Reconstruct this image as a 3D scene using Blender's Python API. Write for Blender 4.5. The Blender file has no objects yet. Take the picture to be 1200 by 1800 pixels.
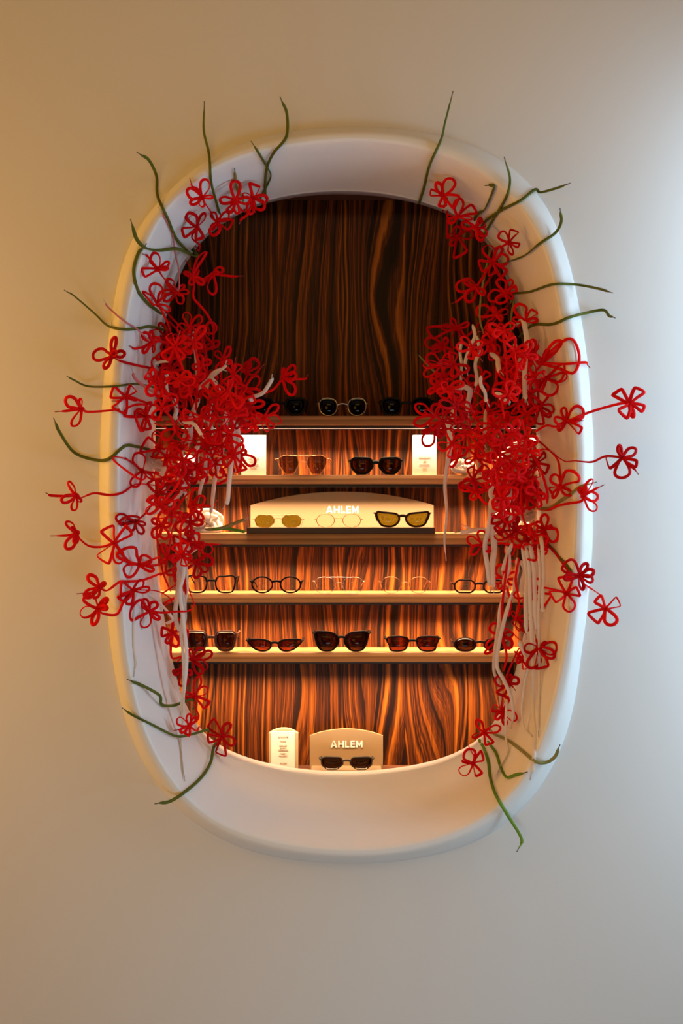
import bpy, bmesh, math, random
from mathutils import Vector, Matrix
from mathutils.bvhtree import BVHTree

PI = math.pi
S = bpy.context.scene
C = S.collection
ZC = 1.50            # eye height
D0 = 2.20            # eye to wall
F = 1750.0           # focal length in pixels of the 1200 x 1800 frame

# ------------------------------------------------------------- camera, light
cam = bpy.data.cameras.new('camera')
cam.sensor_fit = 'VERTICAL'; cam.sensor_height = 36.0; cam.lens = 35.0
camo = bpy.data.objects.new('camera', cam); C.objects.link(camo)
camo.location = (0, -D0, ZC); camo.rotation_euler = (PI/2, 0, 0)
S.camera = camo
S.view_settings.view_transform = 'Standard'; S.view_settings.look = 'None'
S.view_settings.gamma = 1.0; S.view_settings.use_curve_mapping = False
S.view_settings.exposure = 0.0

w = bpy.data.worlds.new('world'); S.world = w; w.use_nodes = True
w.node_tree.nodes['Background'].inputs[0].default_value = (0.8, 0.85, 0.9, 1)
w.node_tree.nodes['Background'].inputs[1].default_value = 0.01

def area(name, loc, target, sx, sy, power, col, spread=PI):
    l = bpy.data.lights.new(name, 'AREA'); l.shape = 'RECTANGLE'; l.size = sx; l.size_y = sy
    l.energy = power; l.color = col; l.spread = spread
    o = bpy.data.objects.new(name, l); C.objects.link(o); o.location = loc
    o.rotation_euler = (Vector(target)-Vector(loc)).to_track_quat('-Z', 'Y').to_euler()
    return o
LEDP, LEDC, LEDS, TOPP = 4.8, (1., .66, .36), 1.36, .22
area('warm_lamp_left', (-2.3, -.35, 1.75), (-.5, 0, 1.45), .4, 1.2, 16.40, (1.000, 0.463, 0.067))
area('warm_fill_left_near', (-1.25, -.32, 1.6), (-.45, 0, 1.5), .25, 1.0, 1.11, (1.000, 0.459, 0.070))  # added fill close to the left wall, out of view
area('warm_fill_left', (-1.75, -.55, 1.55), (-.4, 0, 1.5), .5, .9, 3.00, (1.000, 0.460, 0.064))  # extra warm source, made up to build the left wall's tone
area('daylight_right', (1.75, -.55, 1.65), (.4, 0, 1.5), .5, .9, 4.32, (0.611, 0.861, 1.000))
area('cool_fill_right_near', (1.2, -.22, 1.6), (.6, 0, 1.5), .2, 1.6, 10.00, (0.540, 0.780, 1.000))  # added cool strip just out of view, keeps the cool tone to the right
area('overhead_warm_fill', (.3, -1.6, 3.0), (.1, .1, 1.2), 1.6, 1.0, 8.60, (1.000, 0.512, 0.093))  # no lamp known overhead; fill added to lighten upward-facing surfaces
area('room_left_fill', (-1.1, -2.7, 1.4), (0, 0, 1.5), 1.4, 1.4, 14.40, (1.000, 0.488, 0.071))
area('low_cool_fill', (.4, -1.5, .1), (.2, 0.1, 1.0), 1.2, .6, 10.00, (0.580, 0.820, 1.000))  # unseen fill near the floor, added to cool the lower wall


# ------------------------------------------------------------- helpers
def at(px, py, Y):
    d = D0 + Y
    return Vector(((px-600)*d/F, Y, ZC+(900-py)*d/F))

def tag(o, label=None, cat=None, group=None, kind=None):
    if label: o['label'] = label
    if cat: o['category'] = cat
    if group: o['group'] = group
    if kind: o['kind'] = kind
    return o

def link(name, verts, faces, mat, parent=None, smooth=True, loc=None):
    """one mesh object; vertices are given in world space"""
    off = Vector((0, 0, 0))
    if parent is not None: off = parent.location if parent.parent is None else parent.location+parent.parent.location
    if loc is not None: off = Vector(loc)
    me = bpy.data.meshes.new(name)
    me.from_pydata([tuple(Vector(v)-off) for v in verts], [], faces)
    if mat: me.materials.append(mat)
    if smooth: me.polygons.foreach_set('use_smooth', [True]*len(me.polygons))
    me.update()
    o = bpy.data.objects.new(name, me); C.objects.link(o)
    if parent is not None:
        o.parent = parent
        if loc is not None: o.location = Vector(loc)-(parent.location if parent.parent is None else parent.location+parent.parent.location)
    elif loc is not None: o.location = loc
    return o

def fix(o):
    bm = bmesh.new(); bm.from_mesh(o.data)
    bmesh.ops.recalc_face_normals(bm, faces=bm.faces); bm.to_mesh(o.data); bm.free()
    return o

def empty(name, loc):
    o = bpy.data.objects.new(name, None); C.objects.link(o); o.location = loc
    o.empty_display_size = .02
    return o

class MB:
    def __init__(s): s.v = []; s.f = []
    def add(s, v, f):
        n = len(s.v); s.v += [Vector(p) for p in v]; s.f += [tuple(i+n for i in q) for q in f]
    def box(s, x0, x1, y0, y1, z0, z1):
        v = [(x0,y0,z0),(x1,y0,z0),(x1,y1,z0),(x0,y1,z0),(x0,y0,z1),(x1,y0,z1),(x1,y1,z1),(x0,y1,z1)]
        s.add(v, [(0,3,2,1),(4,5,6,7),(0,1,5,4),(1,2,6,5),(2,3,7,6),(3,0,4,7)])
    def prism(s, poly, y0, y1):
        """poly: (x,z) outline, extruded along y"""
        n = len(poly)
        v = [(x, y0, z) for x, z in poly]+[(x, y1, z) for x, z in poly]
        f = [tuple(range(n)), tuple(range(2*n-1, n-1, -1))]
        f += [(i, i+n, (i+1) % n+n, (i+1) % n) for i in range(n)]
        s.add(v, f)
    def link(s, name, mat, parent=None, smooth=False, **k):
        return fix(link(name, s.v, s.f, mat, parent, smooth, **k))

def bevel(o, wd=.0015, seg=2):
    m = o.modifiers.new('b', 'BEVEL'); m.width = wd; m.segments = seg; m.limit_method = 'ANGLE'
    return o

def catmull(P, n=6, closed=False):
    P = [Vector(p) for p in P]
    if len(P) < 3 and not closed:
        return [P[0].lerp(P[-1], i/n) for i in range(n+1)]
    out = []
    m = len(P)
    for i in range(m if closed else m-1):
        if closed: a, b, c, d = P[(i-1) % m], P[i], P[(i+1) % m], P[(i+2) % m]
        else:
            b, c = P[i], P[i+1]
            a = P[i-1] if i else b*2-c
            d = P[i+2] if i+2 < m else c*2-b
        for k in range(n):
            t = k/n
            out.append(.5*((2*b)+(c-a)*t+(2*a-5*b+4*c-d)*t*t+(3*b-a-3*c+d)*t**3))
    if not closed: out.append(P[-1].copy())
    return out

def sweep(P, wd, th, phi=0., twist=0., closed=False, k=6, wf=None):
    """lace or wire: flattened section swept along P. wf(t) scales the width"""
    n = len(P); v = []; f = []; pu = None; Yv = Vector((0, 1, 0))
    for i, p in enumerate(P):
        a = P[(i-1) % n] if (closed or i) else p
        b = P[(i+1) % n] if (closed or i < n-1) else p
        t = (b-a)
        if t.length < 1e-9: t = Vector((0, 0, 1))
        t.normalize()
        u = t.cross(Yv)
        if pu is not None and u.dot(pu) < 0: u = -u
        if pu is not None: u = u*.6+(pu-t*pu.dot(t))*.8*max(.15, 1-u.length)
        if u.length < 1e-3: u = t.cross(Vector((1, 0, .3)))
        u.normalize(); pu = u
        q = t.cross(u)
        s = i/max(1, n-1)
        an = phi+twist*s
        e1 = u*math.cos(an)+q*math.sin(an); e2 = -u*math.sin(an)+q*math.cos(an)
        g = wf(s) if wf else 1.
        for j in range(k):
            h = 2*PI*(j+.5)/k
            v.append(p+e1*(math.cos(h)*wd*.5*g)+e2*(math.sin(h)*th*.5*min(1., g+.2)))
    for i in range(n if closed else n-1):
        for j in range(k):
            a, b = i*k+j, i*k+(j+1) % k
            c, d = ((i+1) % n)*k+(j+1) % k, ((i+1) % n)*k+j
            f.append((a, b, c, d))
    if not closed:
        f.append(tuple(range(k-1, -1, -1))); f.append(tuple((n-1)*k+j for j in range(k)))
    return v, f

# ------------------------------------------------------------- materials
def newmat(name):
    m = bpy.data.materials.new(name); m.use_nodes = True
    return m, m.node_tree, m.node_tree.nodes['Principled BSDF']

def plain(name, col, rough=.5, metal=0., spec=.5, noise=0., scale=60, bump=0.):
    m, t, b = newmat(name)
    b.inputs['Base Color'].default_value = (*col, 1); b.inputs['Roughness'].default_value = rough
    b.inputs['Metallic'].default_value = metal; b.inputs['Specular IOR Level'].default_value = spec
    if noise or bump:
        tc = t.nodes.new('ShaderNodeTexCoord'); n = t.nodes.new('ShaderNodeTexNoise')
        n.inputs['Scale'].default_value = scale; n.inputs['Detail'].default_value = 3
        t.links.new(tc.outputs['Object'], n.inputs['Vector'])
        if noise:
            mx = t.nodes.new('ShaderNodeMix'); mx.data_type = 'RGBA'
            mx.inputs[6].default_value = (*[c*(1-noise) for c in col], 1)
            mx.inputs[7].default_value = (*[min(1, c*(1+noise)) for c in col], 1)
            t.links.new(n.outputs['Fac'], mx.inputs[0]); t.links.new(mx.outputs[2], b.inputs['Base Color'])
        if bump:
            bp = t.nodes.new('ShaderNodeBump'); bp.inputs['Strength'].default_value = bump; bp.inputs['Distance'].default_value = .001
            t.links.new(n.outputs['Fac'], bp.inputs['Height']); t.links.new(bp.outputs[0], b.inputs['Normal'])
    return m

def emit(name, col, e):
    m, t, b = newmat(name)
    b.inputs['Base Color'].default_value = (.8, .8, .8, 1)
    b.inputs['Emission Color'].default_value = (*col, 1); b.inputs['Emission Strength'].default_value = e
    return m

def tinted(name, col, gloss=.06):
    """sun lens: colour filter with a weak mirror coat"""
    m = bpy.data.materials.new(name); m.use_nodes = True; t = m.node_tree
    t.nodes.clear()
    o = t.nodes.new('ShaderNodeOutputMaterial'); tr = t.nodes.new('ShaderNodeBsdfTransparent')
    gl = t.nodes.new('ShaderNodeBsdfGlossy'); mx = t.nodes.new('ShaderNodeMixShader')
    tr.inputs[0].default_value = (*col, 1); gl.inputs['Roughness'].default_value = .03
    mx.inputs[0].default_value = gloss*.4
    t.links.new(tr.outputs[0], mx.inputs[1]); t.links.new(gl.outputs[0], mx.inputs[2]); t.links.new(mx.outputs[0], o.inputs[0])
    return m

def math_node(t, op, a, b=None):
    n = t.nodes.new('ShaderNodeMath'); n.operation = op
    for i, x in enumerate((a, b)):
        if x is None: continue
        if isinstance(x, (int, float)): n.inputs[i].default_value = x
        else: t.links.new(x, n.inputs[i])
    return n.outputs[0]

def wood(name, ramp, along='Z', pitch=.24, freq=55., amp=.06, seed=0., rough=.4, bx=5., bz=1.3, fine=.35):
    """veneer: contour-like bands that run along one axis, bookmatched leaves"""
    m, t, b = newmat(name)
    tc = t.nodes.new('ShaderNodeTexCoord'); sp = t.nodes.new('ShaderNodeSeparateXYZ')
    t.links.new(tc.outputs['Object'], sp.inputs[0])
    X = sp.outputs['X']; Z = sp.outputs['Z']
    if along == 'X': X = math_node(t, 'ADD', Z, math_node(t, 'MULTIPLY', sp.outputs['Y'], 1.0)); Z = sp.outputs['X']
    leaf = math_node(t, 'FLOOR', math_node(t, 'DIVIDE', X, pitch))
    u = X
    def noise(sx, sz, det, off=0.):
        cx = t.nodes.new('ShaderNodeCombineXYZ')
        t.links.new(math_node(t, 'MULTIPLY', u, sx), cx.inputs[0]); t.links.new(math_node(t, 'MULTIPLY', Z, sz), cx.inputs[1])
        zz = math_node(t, 'ADD', math_node(t, 'MULTIPLY', leaf, 3.71 if pitch < 5 else 0.), seed+off); t.links.new(zz, cx.inputs[2])
        n = t.nodes.new('ShaderNodeTexNoise'); n.inputs['Scale'].default_value = 1; n.inputs['Detail'].default_value = det
        n.inputs['Roughness'].default_value = .5
        t.links.new(cx.outputs[0], n.inputs['Vector']); return n.outputs['Fac']
    f = math_node(t, 'ADD', math_node(t, 'MULTIPLY', u, 1.), math_node(t, 'MULTIPLY', noise(bx, bz, 1.), amp*2))
    f = math_node(t, 'ADD', f, math_node(t, 'MULTIPLY', noise(bx*7, bz*5, 2., 3.), amp*.12))
    n1 = t.nodes.new('ShaderNodeTexNoise'); n1.noise_dimensions = '1D'; n1.inputs['Scale'].default_value = freq
    n1.inputs['Detail'].default_value = 5; n1.inputs['Roughness'].default_value = .62
    t.links.new(f, n1.inputs['W'])
    fib = noise(420, 7, 2., 9.)
    v = math_node(t, 'ADD', n1.outputs['Fac'], math_node(t, 'MULTIPLY', math_node(t, 'SUBTRACT', fib, .5), fine))
    cr = t.nodes.new('ShaderNodeValToRGB'); t.links.new(v, cr.inputs[0])
    el = cr.color_ramp.elements
    while len(el) > 1: el.remove(el[-1])
    el[0].position = ramp[0][0]; el[0].color = (*ramp[0][1], 1)
    for p, c in ramp[1:]:
        e = el.new(p); e.color = (*c, 1)
    t.links.new(cr.outputs[0], b.inputs['Base Color'])
    b.inputs['Roughness'].default_value = rough
    bp = t.nodes.new('ShaderNodeBump'); bp.inputs['Strength'].default_value = .15; bp.inputs['Distance'].default_value = .0005
    t.links.new(fib, bp.inputs['Height']); t.links.new(bp.outputs[0], b.inputs['Normal'])
    return m

M = {}
M['wall'] = plain('painted_plaster', (.78, .77, .75), .75, bump=.05, scale=180)
M['surround'] = plain('smooth_white_surround', (.83, .82, .80), .45, bump=.02, scale=30)
M['floorm'] = plain('concrete_floor', (.22, .19, .16), .6, noise=.1, scale=4)
M['ceil'] = plain('ceiling_paint', (.45, .44, .42), .8)
M['veneer'] = wood('rosewood_veneer', [(.30, (.006, .0015, .0006)), (.43, (.018, .004, .001)), (.52, (.075, .016, .0018)), (.62, (.20, .050, .004)), (.74, (.32, .10, .008))], pitch=.163, freq=62, amp=.105, bx=4.6, bz=1.35, fine=.30, rough=.5)
M['veneer'].node_tree.nodes['Principled BSDF'].inputs['Specular IOR Level'].default_value = .2
M['shelf'] = wood('walnut_shelf', [(.25, (.17, .066, .022)), (.45, (.34, .155, .055)), (.6, (.45, .22, .088)), (.8, (.54, .29, .125))], along='X', pitch=9, freq=60, amp=.012, bx=8, bz=1.2, fine=.25, seed=4.2)
M['cabdark'] = plain('cabinet_inner_wood', (.12, .04, .018), .5)
M['led'] = emit('led_diffuser', (1., .80, .58), 1.3)
M['channel'] = plain('dark_channel', (.02, .012, .01), .5)
M['card'] = plain('white_card', (.86, .85, .80), .6)
M['ink'] = plain('pale_grey_ink', (.42, .38, .32), .7)
M['letter'] = plain('white_lettering', (.95, .94, .90), .4)
M['brass'] = plain('brushed_champagne_metal', (.38, .25, .13), .45, metal=.2, noise=.06, scale=12)
M['brass_dark'] = plain('darkened_champagne_metal', (.25, .165, .095), .45, metal=.2, noise=.06, scale=12)  # champagne metal darkened in its colour to offset strong shelf light
M['bracket'] = plain('cream_stand_edge', (.52, .38, .23), .45)
M['darkbase'] = plain('dark_walnut_base', (.06, .028, .018), .45)
def lace_mat(name, col, trans, noise=.1, scale=300, rough=.75, spec=.12):
    m = plain(name, col, rough, spec=spec, noise=noise, scale=scale, bump=.3)
    t = m.node_tree; b = t.nodes['Principled BSDF']; o = [n for n in t.nodes if n.type == 'OUTPUT_MATERIAL'][0]
    tr = t.nodes.new('ShaderNodeBsdfTranslucent'); mx = t.nodes.new('ShaderNodeMixShader')
    tr.inputs[0].default_value = (*col, 1); mx.inputs[0].default_value = trans
    t.links.new(b.outputs[0], mx.inputs[1]); t.links.new(tr.outputs[0], mx.inputs[2]); t.links.new(mx.outputs[0], o.inputs[0])
    return m
M['red'] = lace_mat('red_lace', (.88, .0045, .0075), .28)
M['red2'] = lace_mat('deep_red_lace', (.66, .0025, .006), .22)
M['red3'] = lace_mat('bright_red_lace', (.96, .009, .008), .32)
M['white'] = lace_mat('white_lace', (.96, .90, .84), .38, noise=.03)
M['pink'] = lace_mat('pink_lace', (.70, .22, .24), .2, noise=.15, scale=60)
M['green'] = lace_mat('olive_green_lace', (.125, .145, .022), .12, noise=.3, scale=40)
M['green2'] = lace_mat('bright_green_lace', (.16, .30, .03), .15, noise=.2, scale=40)
M['olive'] = lace_mat('pale_olive_lace', (.34, .31, .10), .2, noise=.2, scale=40)
M['aglet'] = plain('clear_aglet', (.55, .5, .45), .2)
M['aglet_red'] = plain('red_aglet', (.35, .02, .03), .25)
M['aglet_dark'] = plain('dark_aglet', (.09, .08, .05), .25)
M['black'] = plain('black_acetate', (.005, .004, .004), .42, spec=.12)
M['brown'] = plain('brown_acetate', (.11, .042, .028), .35, spec=.2)
M['tort'] = plain('dark_tortoise_acetate', (.025, .007, .004), .4, spec=.15, noise=.9, scale=90)
M['grey'] = plain('smoky_grey_acetate', (.05, .04, .035), .35, spec=.2)
M['gold'] = plain('rose_gold_metal', (.62, .33, .19), .35, metal=1)
M['silver'] = plain('silver_metal', (.60, .56, .50), .3, metal=1)
M['clear'] = tinted('clear_lens', (.985, .98, .97), .02)
M['lblack'] = tinted('black_lens', (.03, .022, .02), .05)
M['lbrown'] = tinted('brown_lens', (.20, .13, .095), .05)
M['lgrad'] = tinted('rose_brown_lens', (.50, .37, .30), .05)
M['lred'] = tinted('red_brown_lens', (.38, .18, .12), .05)
M['lolive'] = tinted('olive_lens', (.47, .43, .13), .06)

# ------------------------------------------------------------- wall, surround
CX, CY = 609., 868.
OUTER = [(660,224.5),(600,224.5),(535,228),(452,242),(368,279),(333,302),(285,350),(243,395),(214,467),(197,575),(183,700),(178,800),(177,900),(181,980),(191,1067),(206,1192),(222,1277),(264,1362),(295,1408),(327,1437),(410,1487),(493,1508),(577,1516),(660,1517),(700,1513),(767,1502),(850,1475),(892,1448),(954,1379),(978,1335),(1000,1275),(1017,1150),(1033,1025),(1039,900),(1039.5,840),(1034,700),(1021,575),(1004,483),(983,410),(954,347),(912,302),(850,262),(767,235),(700,227)]
RIM = [(660,242),(600,242),(535,248),(452,263),(400,277),(368,295),(333,318),(300,352),(267,395),(240,467),(225,540),(214,640),(209,730),(206,830),(206,900),(209,980),(216,1067),(230,1192),(252,1287),(297,1371),(320,1400),(347,1429),(410,1462),(493,1485),(577,1494),(660,1496),(700,1491),(767,1477),(850,1442),(892,1408),(933,1354),(962,1275),(983,1192),(1000,1087),(1008,983),(1012,867),(1009,742),(996,617),(983,533),(967,455),(942,390),(900,337),(850,297),(767,261),(710,247)]
OPEN = [(600,334),(535,338),(470,349),(430,363),(385,388),(345,421),(322,450),(300,500),(288,540),(276,610),(270,700),(266,780),(265,850),(266,920),(271,990),(279,1060),(295,1151),(311,1220),(335,1284),(372,1322),(420,1339),(470,1350),(520,1359),(595,1364),(670,1361),(720,1355),(760,1347),(800,1338),(842,1315),(880,1280),(903,1225),(920,1152),(934,1080),(945,1000),(950,920),(952,850),(950,780),(945,700),(936,630),(922,565),(903,505),(872,434),(852,404),(800,374),(740,352),(670,338)]
LIP = [(600,342),(530,345.5),(470,356),(430,369),(392,392),(352,424),(328,455),(308,503),(296,543),(284,612),(278,700),(275,780),(274,850),(275,920),(279,990),(287,1060),(303,1151),(319,1220),(343,1276),(380,1310),(420,1327),(470,1341),(520,1350),(595,1355),(670,1352),(720,1346),(760,1337),(797,1327),(836,1305),(871,1272),(893,1222),(910,1152),(925,1080),(936,1000),(941,920),(943,850),(941,780),(936,700),(927,632),(914,568),(895,508),(865,438),(845,408),(795,379),(738,359),(670,346)]
NA = 144
def radial(pts, Y):
    """contour in metres about the niche centre: radius as a smooth function of angle"""
    d = D0+Y
    c0 = Vector(((CX-600)*D0/F, 0, ZC+(900-CY)*D0/F))
    pol = []
    for x, y in pts:
        p = at(x, y, Y)-c0
        pol.append((math.atan2(p.z, p.x), math.hypot(p.x, p.z)))
    pol.sort(); m = len(pol)
    ext = [(a-2*PI, r) for a, r in pol]+pol+[(a+2*PI, r) for a, r in pol]
    rs = []
    for i in range(NA):
        a = -PI+2*PI*i/NA
        for k in range(len(ext)-1):
            if ext[k][0] <= a <= ext[k+1][0]: break
        (a0, r0), (a1, r1) = ext[k], ext[k+1]
        rs.append(r0+(r1-r0)*(a-a0)/max(1e-9, a1-a0))
    for _ in range(5):
        rs = [(rs[i-1]+2*rs[i]+rs[(i+1) % NA])/4 for i in range(NA)]
    return c0, rs
RO = -.030
c0, r_out = radial(OUTER, 0.); _, r_rim = radial(RIM, RO); _, r_open = radial(OPEN, .18); _, r_lip = radial(LIP, .228)
def ring(rs, Y): return [Vector((c0.x+rs[i]*math.cos(-PI+2*PI*i/NA), Y, c0.z+rs[i]*math.sin(-PI+2*PI*i/NA))) for i in range(NA)]
def mixr(a, b, t): return [x+(y-x)*t for x, y in zip(a, b)]
def offr(a, d): return [x+d for x in a]

# wall with the oval hole
X0, X1, Z0, Z1 = -2.6, 2.6, 0., 3.1
inner = ring(offr(r_out, -.002), 0.)
outer = []
for i in range(NA):
    a = -PI+2*PI*i/NA; dx, dz = math.cos(a), math.sin(a)
    t = min([((X1 if dx > 0 else X0)-c0.x)/dx if abs(dx) > 1e-6 else 1e9, ((Z1 if dz > 0 else Z0)-c0.z)/dz if abs(dz) > 1e-6 else 1e9])
    outer.append(Vector((c0.x+dx*t, 0, c0.z+dz*t)))
for cx_, cz_ in ((X0, Z0), (X1, Z0), (X0, Z1), (X1, Z1)):
    k = min(range(NA), key=lambda i: (outer[i]-Vector((cx_, 0, cz_))).length); outer[k] = Vector((cx_, 0, cz_))
v = inner+outer; f = [(i, i+NA, (i+1) % NA+NA, (i+1) % NA) for i in range(NA)]
n2 = len(v); v = v+[p+Vector((0, .05, 0)) for p in v]
f += [(a+n2, d+n2, c+n2, b+n2) for a, b, c, d in f]
f += [((i+1) % NA, (i+1) % NA+n2, i+n2, i) for i in range(NA)]
f += [(i+NA, i+NA+n2, (i+1) % NA+NA+n2, (i+1) % NA+NA) for i in range(NA)]
wall = link('wall_front', v, f, M['wall'], smooth=False); fix(wall); tag(wall, 'painted wall around the oval display niche', 'wall', kind='structure')

prof = [ring(offr(r_out, -.001), .045), ring(r_out, -.0005), ring(mixr(r_out, r_rim, .02), -.004), ring(mixr(r_out, r_rim, .2), -.0125), ring(mixr(r_out, r_rim, .5), -.023),
        ring(mixr(r_out, r_rim, .78), -.031), ring(mixr(r_out, r_rim, .9), RO+.0008), ring(r_rim, RO), ring(offr(r_rim, -.004), RO+.002), ring(offr(r_rim, -.0075), RO+.009)]
q = offr(r_rim, -.0075)
prof += [ring(mixr(q, r_open, s), RO+.009+(.176-RO-.009)*s) for s in (.15, .3, .5, .7, .88)]
prof += [ring(r_open, .1755), ring(offr(r_open, -.001), .1785), ring(offr(r_open, -.003), .180), ring(mixr(r_open, r_lip, .75), .183), ring(r_lip, .190), ring(r_lip, .228), ring(offr(r_lip, .03), .229), ring(offr(r_lip, .03), .20)]
v = []; f = []
for R in prof: v += R
for k in range(len(prof)-1):
    f += [(k*NA+i, k*NA+(i+1) % NA, (k+1)*NA+(i+1) % NA, (k+1)*NA+i) for i in range(NA)]
sur = link('trim_1', v, f, M['surround']); fix(sur)
tag(sur, 'smooth white oval surround with deep sloping reveal set in the wall', 'window surround', kind='structure')

b = MB(); b.box(X0, X1, -4.6, 0, -.08, 0); fl = b.link('floor', M['floorm']); tag(fl, kind='structure')
b = MB(); b.box(X0, X1, -4.6, 0, 3.1, 3.18); cl = b.link('ceiling', M['ceil']); tag(cl, kind='structure')

# ------------------------------------------------------------- cabinet in the niche
YF, YB = .25, .363
CL, CR, CB, CT = -.57, .57, ZC-.652, ZC+.803
cab = empty('display_cabinet', (0, .30, CB)); tag(cab, 'rosewood-lined display cabinet with lit shelves inside the oval niche', 'cabinet')
def cabbox(name, mat, x0, x1, y0, y1, z0, z1, parent=None, bev=0):
    b = MB(); b.box(x0, x1, y0, y1, z0, z1); o = b.link(name, mat, parent or cab)
    if bev: bevel(o, bev)
    return o
bp = MB(); bp.box(CL, CR, YB, YB+.018, CB-.02, CT+.02)
back = link('back_panel', bp.v, bp.f, M['veneer'], cab, smooth=False, loc=(0, 0, 0)); fix(back)
cabbox('side_panel', M['cabdark'], CL-.018, CL, .2295, YB+.018, CB-.02, CT+.02)
cabbox('side_panel', M['cabdark'], CR, CR+.018, .2295, YB+.018, CB-.02, CT+.02)
cabbox('top_panel', M['cabdark'], CL, CR, .2295, YB, CT, CT+.02)
cabbox('floor_panel', M['cabdark'], CL, CR, .2295, YB, CB-.02, CB)
SH = []
for i, (t_, b_) in enumerate(((731, 747), (835, 851), (937, 957), (1044, 1059.5), (1147, 1164))):
    YT = YF+.012                      # the front edge leans back towards its top
    z1 = at(600, t_, YT).z; z0 = at(600, b_, YF).z
    bx = MB()
    prof_ = [(YF, z0), (YF, z0+.0015), (YT-.002, z1-.0012), (YT, z1), (YB, z1), (YB, z0)]
    m_ = len(prof_)
    bx.add([(CL, y, z) for y, z in prof_]+[(CR, y, z) for y, z in prof_], [tuple(range(m_)), tuple(range(2*m_-1, m_-1, -1))]+[(i, (i+1) % m_, (i+1) % m_+m_, i+m_) for i in range(m_)])
    o = link('shelf', bx.v, bx.f, M['shelf'], cab, smooth=False, loc=(0, 0, z0)); fix(o)
    SH.append((z0, z1))
    ch = MB(); ch.box(CL, CR, .266, .272, z0-.0062, z0); ch.box(CL, CR, .272, .312, z0-.0020, z0); ch.box(CL, CR, .306, .312, z0-.0062, z0)
    c_ = ch.link('light_channel', M['channel'], o)
    st = MB(); st.box(CL, CR, .272, .306, z0-.0042, z0-.0020)
    s_ = st.link('light_strip', M['led'], o)
    lp = area('led_strip_lamp', (0, .276, z0-.0075), (0, .276+(.44 if i < 4 else .36), z0-1), 1.10, .012, LEDP, LEDC, LEDS if i < 4 else 1.52)
area('cabinet_top_lamp', (0, .29, CT-.012), (0, .31, 0), 1.0, .02, TOPP, LEDC, 2.6)

SHELL = MB()
for o in (wall, sur, back):
    mw = o.matrix_world if o.parent is None else Matrix.Translation(o.location+(o.parent.location if o.parent else Vector()))
    SHELL.add([mw @ vv.co for vv in o.data.vertices], [tuple(p.vertices) for p in o.data.polygons])
for z0, z1 in SH: SHELL.box(CL, CR, YF+.004, YB, z0, z1)
BVH = BVHTree.FromPolygons([tuple(p) for p in SHELL.v], SHELL.f)
EYE = Vector((0, -D0, ZC))
def place(px, py, Y, gap=.009):
    """point seen at px,py at depth Y, kept in front of the wall, surround and shelves"""
    d = at(px, py, 0)-EYE
    h = BVH.ray_cast(EYE, d.normalized())
    if h[0] is not None and Y > h[0].y-gap: Y = h[0].y-gap
    return at(px, py, Y)
OPR = None
def opening_r(px, py, rs=r_open, Y=.18):
    p = at(px, py, Y)-c0; a = math.atan2(p.z, p.x); t = (a+PI)/(2*PI)*NA; i = int(t) % NA
    return math.hypot(p.x, p.z), rs[i]+(rs[(i+1) % NA]-rs[i])*(t-int(t)), a
def root_pt(px, py, da=0.):
    """where a lace is tucked behind the opening's lip, nearest to px,py"""
    _, r, a = opening_r(px, py); a += da
    t = (a+PI)/(2*PI)*NA; i = int(t) % NA; r = r_lip[i]-.004
    return Vector((c0.x+r*math.cos(a), .212, c0.z+r*math.sin(a)))

# ------------------------------------------------------------- lettering
def letters(word, x, z, h, Y, sp=.18, bold=.2):
    """flat cut letters A H L E M, left edge x, base z, height h"""
    b = MB(); wd = h*.82; t = h*bold; th = .0006
    def bar(x0, x1, z0, z1): b.prism([(x0, z0), (x1, z0), (x1, z1), (x0, z1)], Y-th, Y)
    for c in word:
        if c == 'A':
            a = wd*1.12
            b.prism([(x, z), (x+t*1.15, z), (x+a/2+t*.1, z+h), (x+a/2-t*.55, z+h)], Y-th, Y)
            b.prism([(x+a-t*1.15, z), (x+a, z), (x+a/2+t*.55, z+h), (x+a/2-t*.1, z+h)], Y-th, Y)
            bar(x+a*.24, x+a*.76, z+h*.2, z+h*.2+t*.8); x += a
        elif c == 'H':
            bar(x, x+t, z, z+h); bar(x+wd-t, x+wd, z, z+h); bar(x+t, x+wd-t, z+h*.5-t*.45, z+h*.5+t*.45); x += wd
        elif c == 'L':
            bar(x, x+t, z, z+h); bar(x+t, x+wd*.74, z, z+t*.9); x += wd*.74
        elif c == 'E':
            bar(x, x+t, z, z+h)
            for q in (0, h*.5-t*.45, h-t*.9): bar(x+t, x+wd*.78, z+q, z+q+t*.9)
            x += wd*.78
        elif c == 'M':
            a = wd*1.15
            bar(x, x+t, z, z+h); bar(x+a-t, x+a, z, z+h)
            b.prism([(x+t, z+h), (x+t*.2+t*.8, z+h*.62), (x+a/2, z+h*.12), (x+a/2, z+h*.45), (x+t*1.1, z+h)], Y-th, Y)
            b.prism([(x+a-t, z+h), (x+a/2, z+h*.45), (x+a/2, z+h*.12), (x+a-t, z+h*.62)], Y-th, Y)
            x += a
        x += sp*h
    return b, x
def word_width(h, sp=.18): return letters('AHLEM', 0, 0, h, 0, sp)[1]-sp*h
def lettering(parent, px0, px1, pyb, Y, mat, name='lettering', sp=.18, bold=.2):
    p0 = at(px0, pyb, Y); wdt = (px1-px0)*(D0+Y)/F
    h = wdt/word_width(1., sp)
    b, _ = letters('AHLEM', p0.x, p0.z, h, Y, sp, bold)
    return b.link(name, mat, parent)
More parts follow.
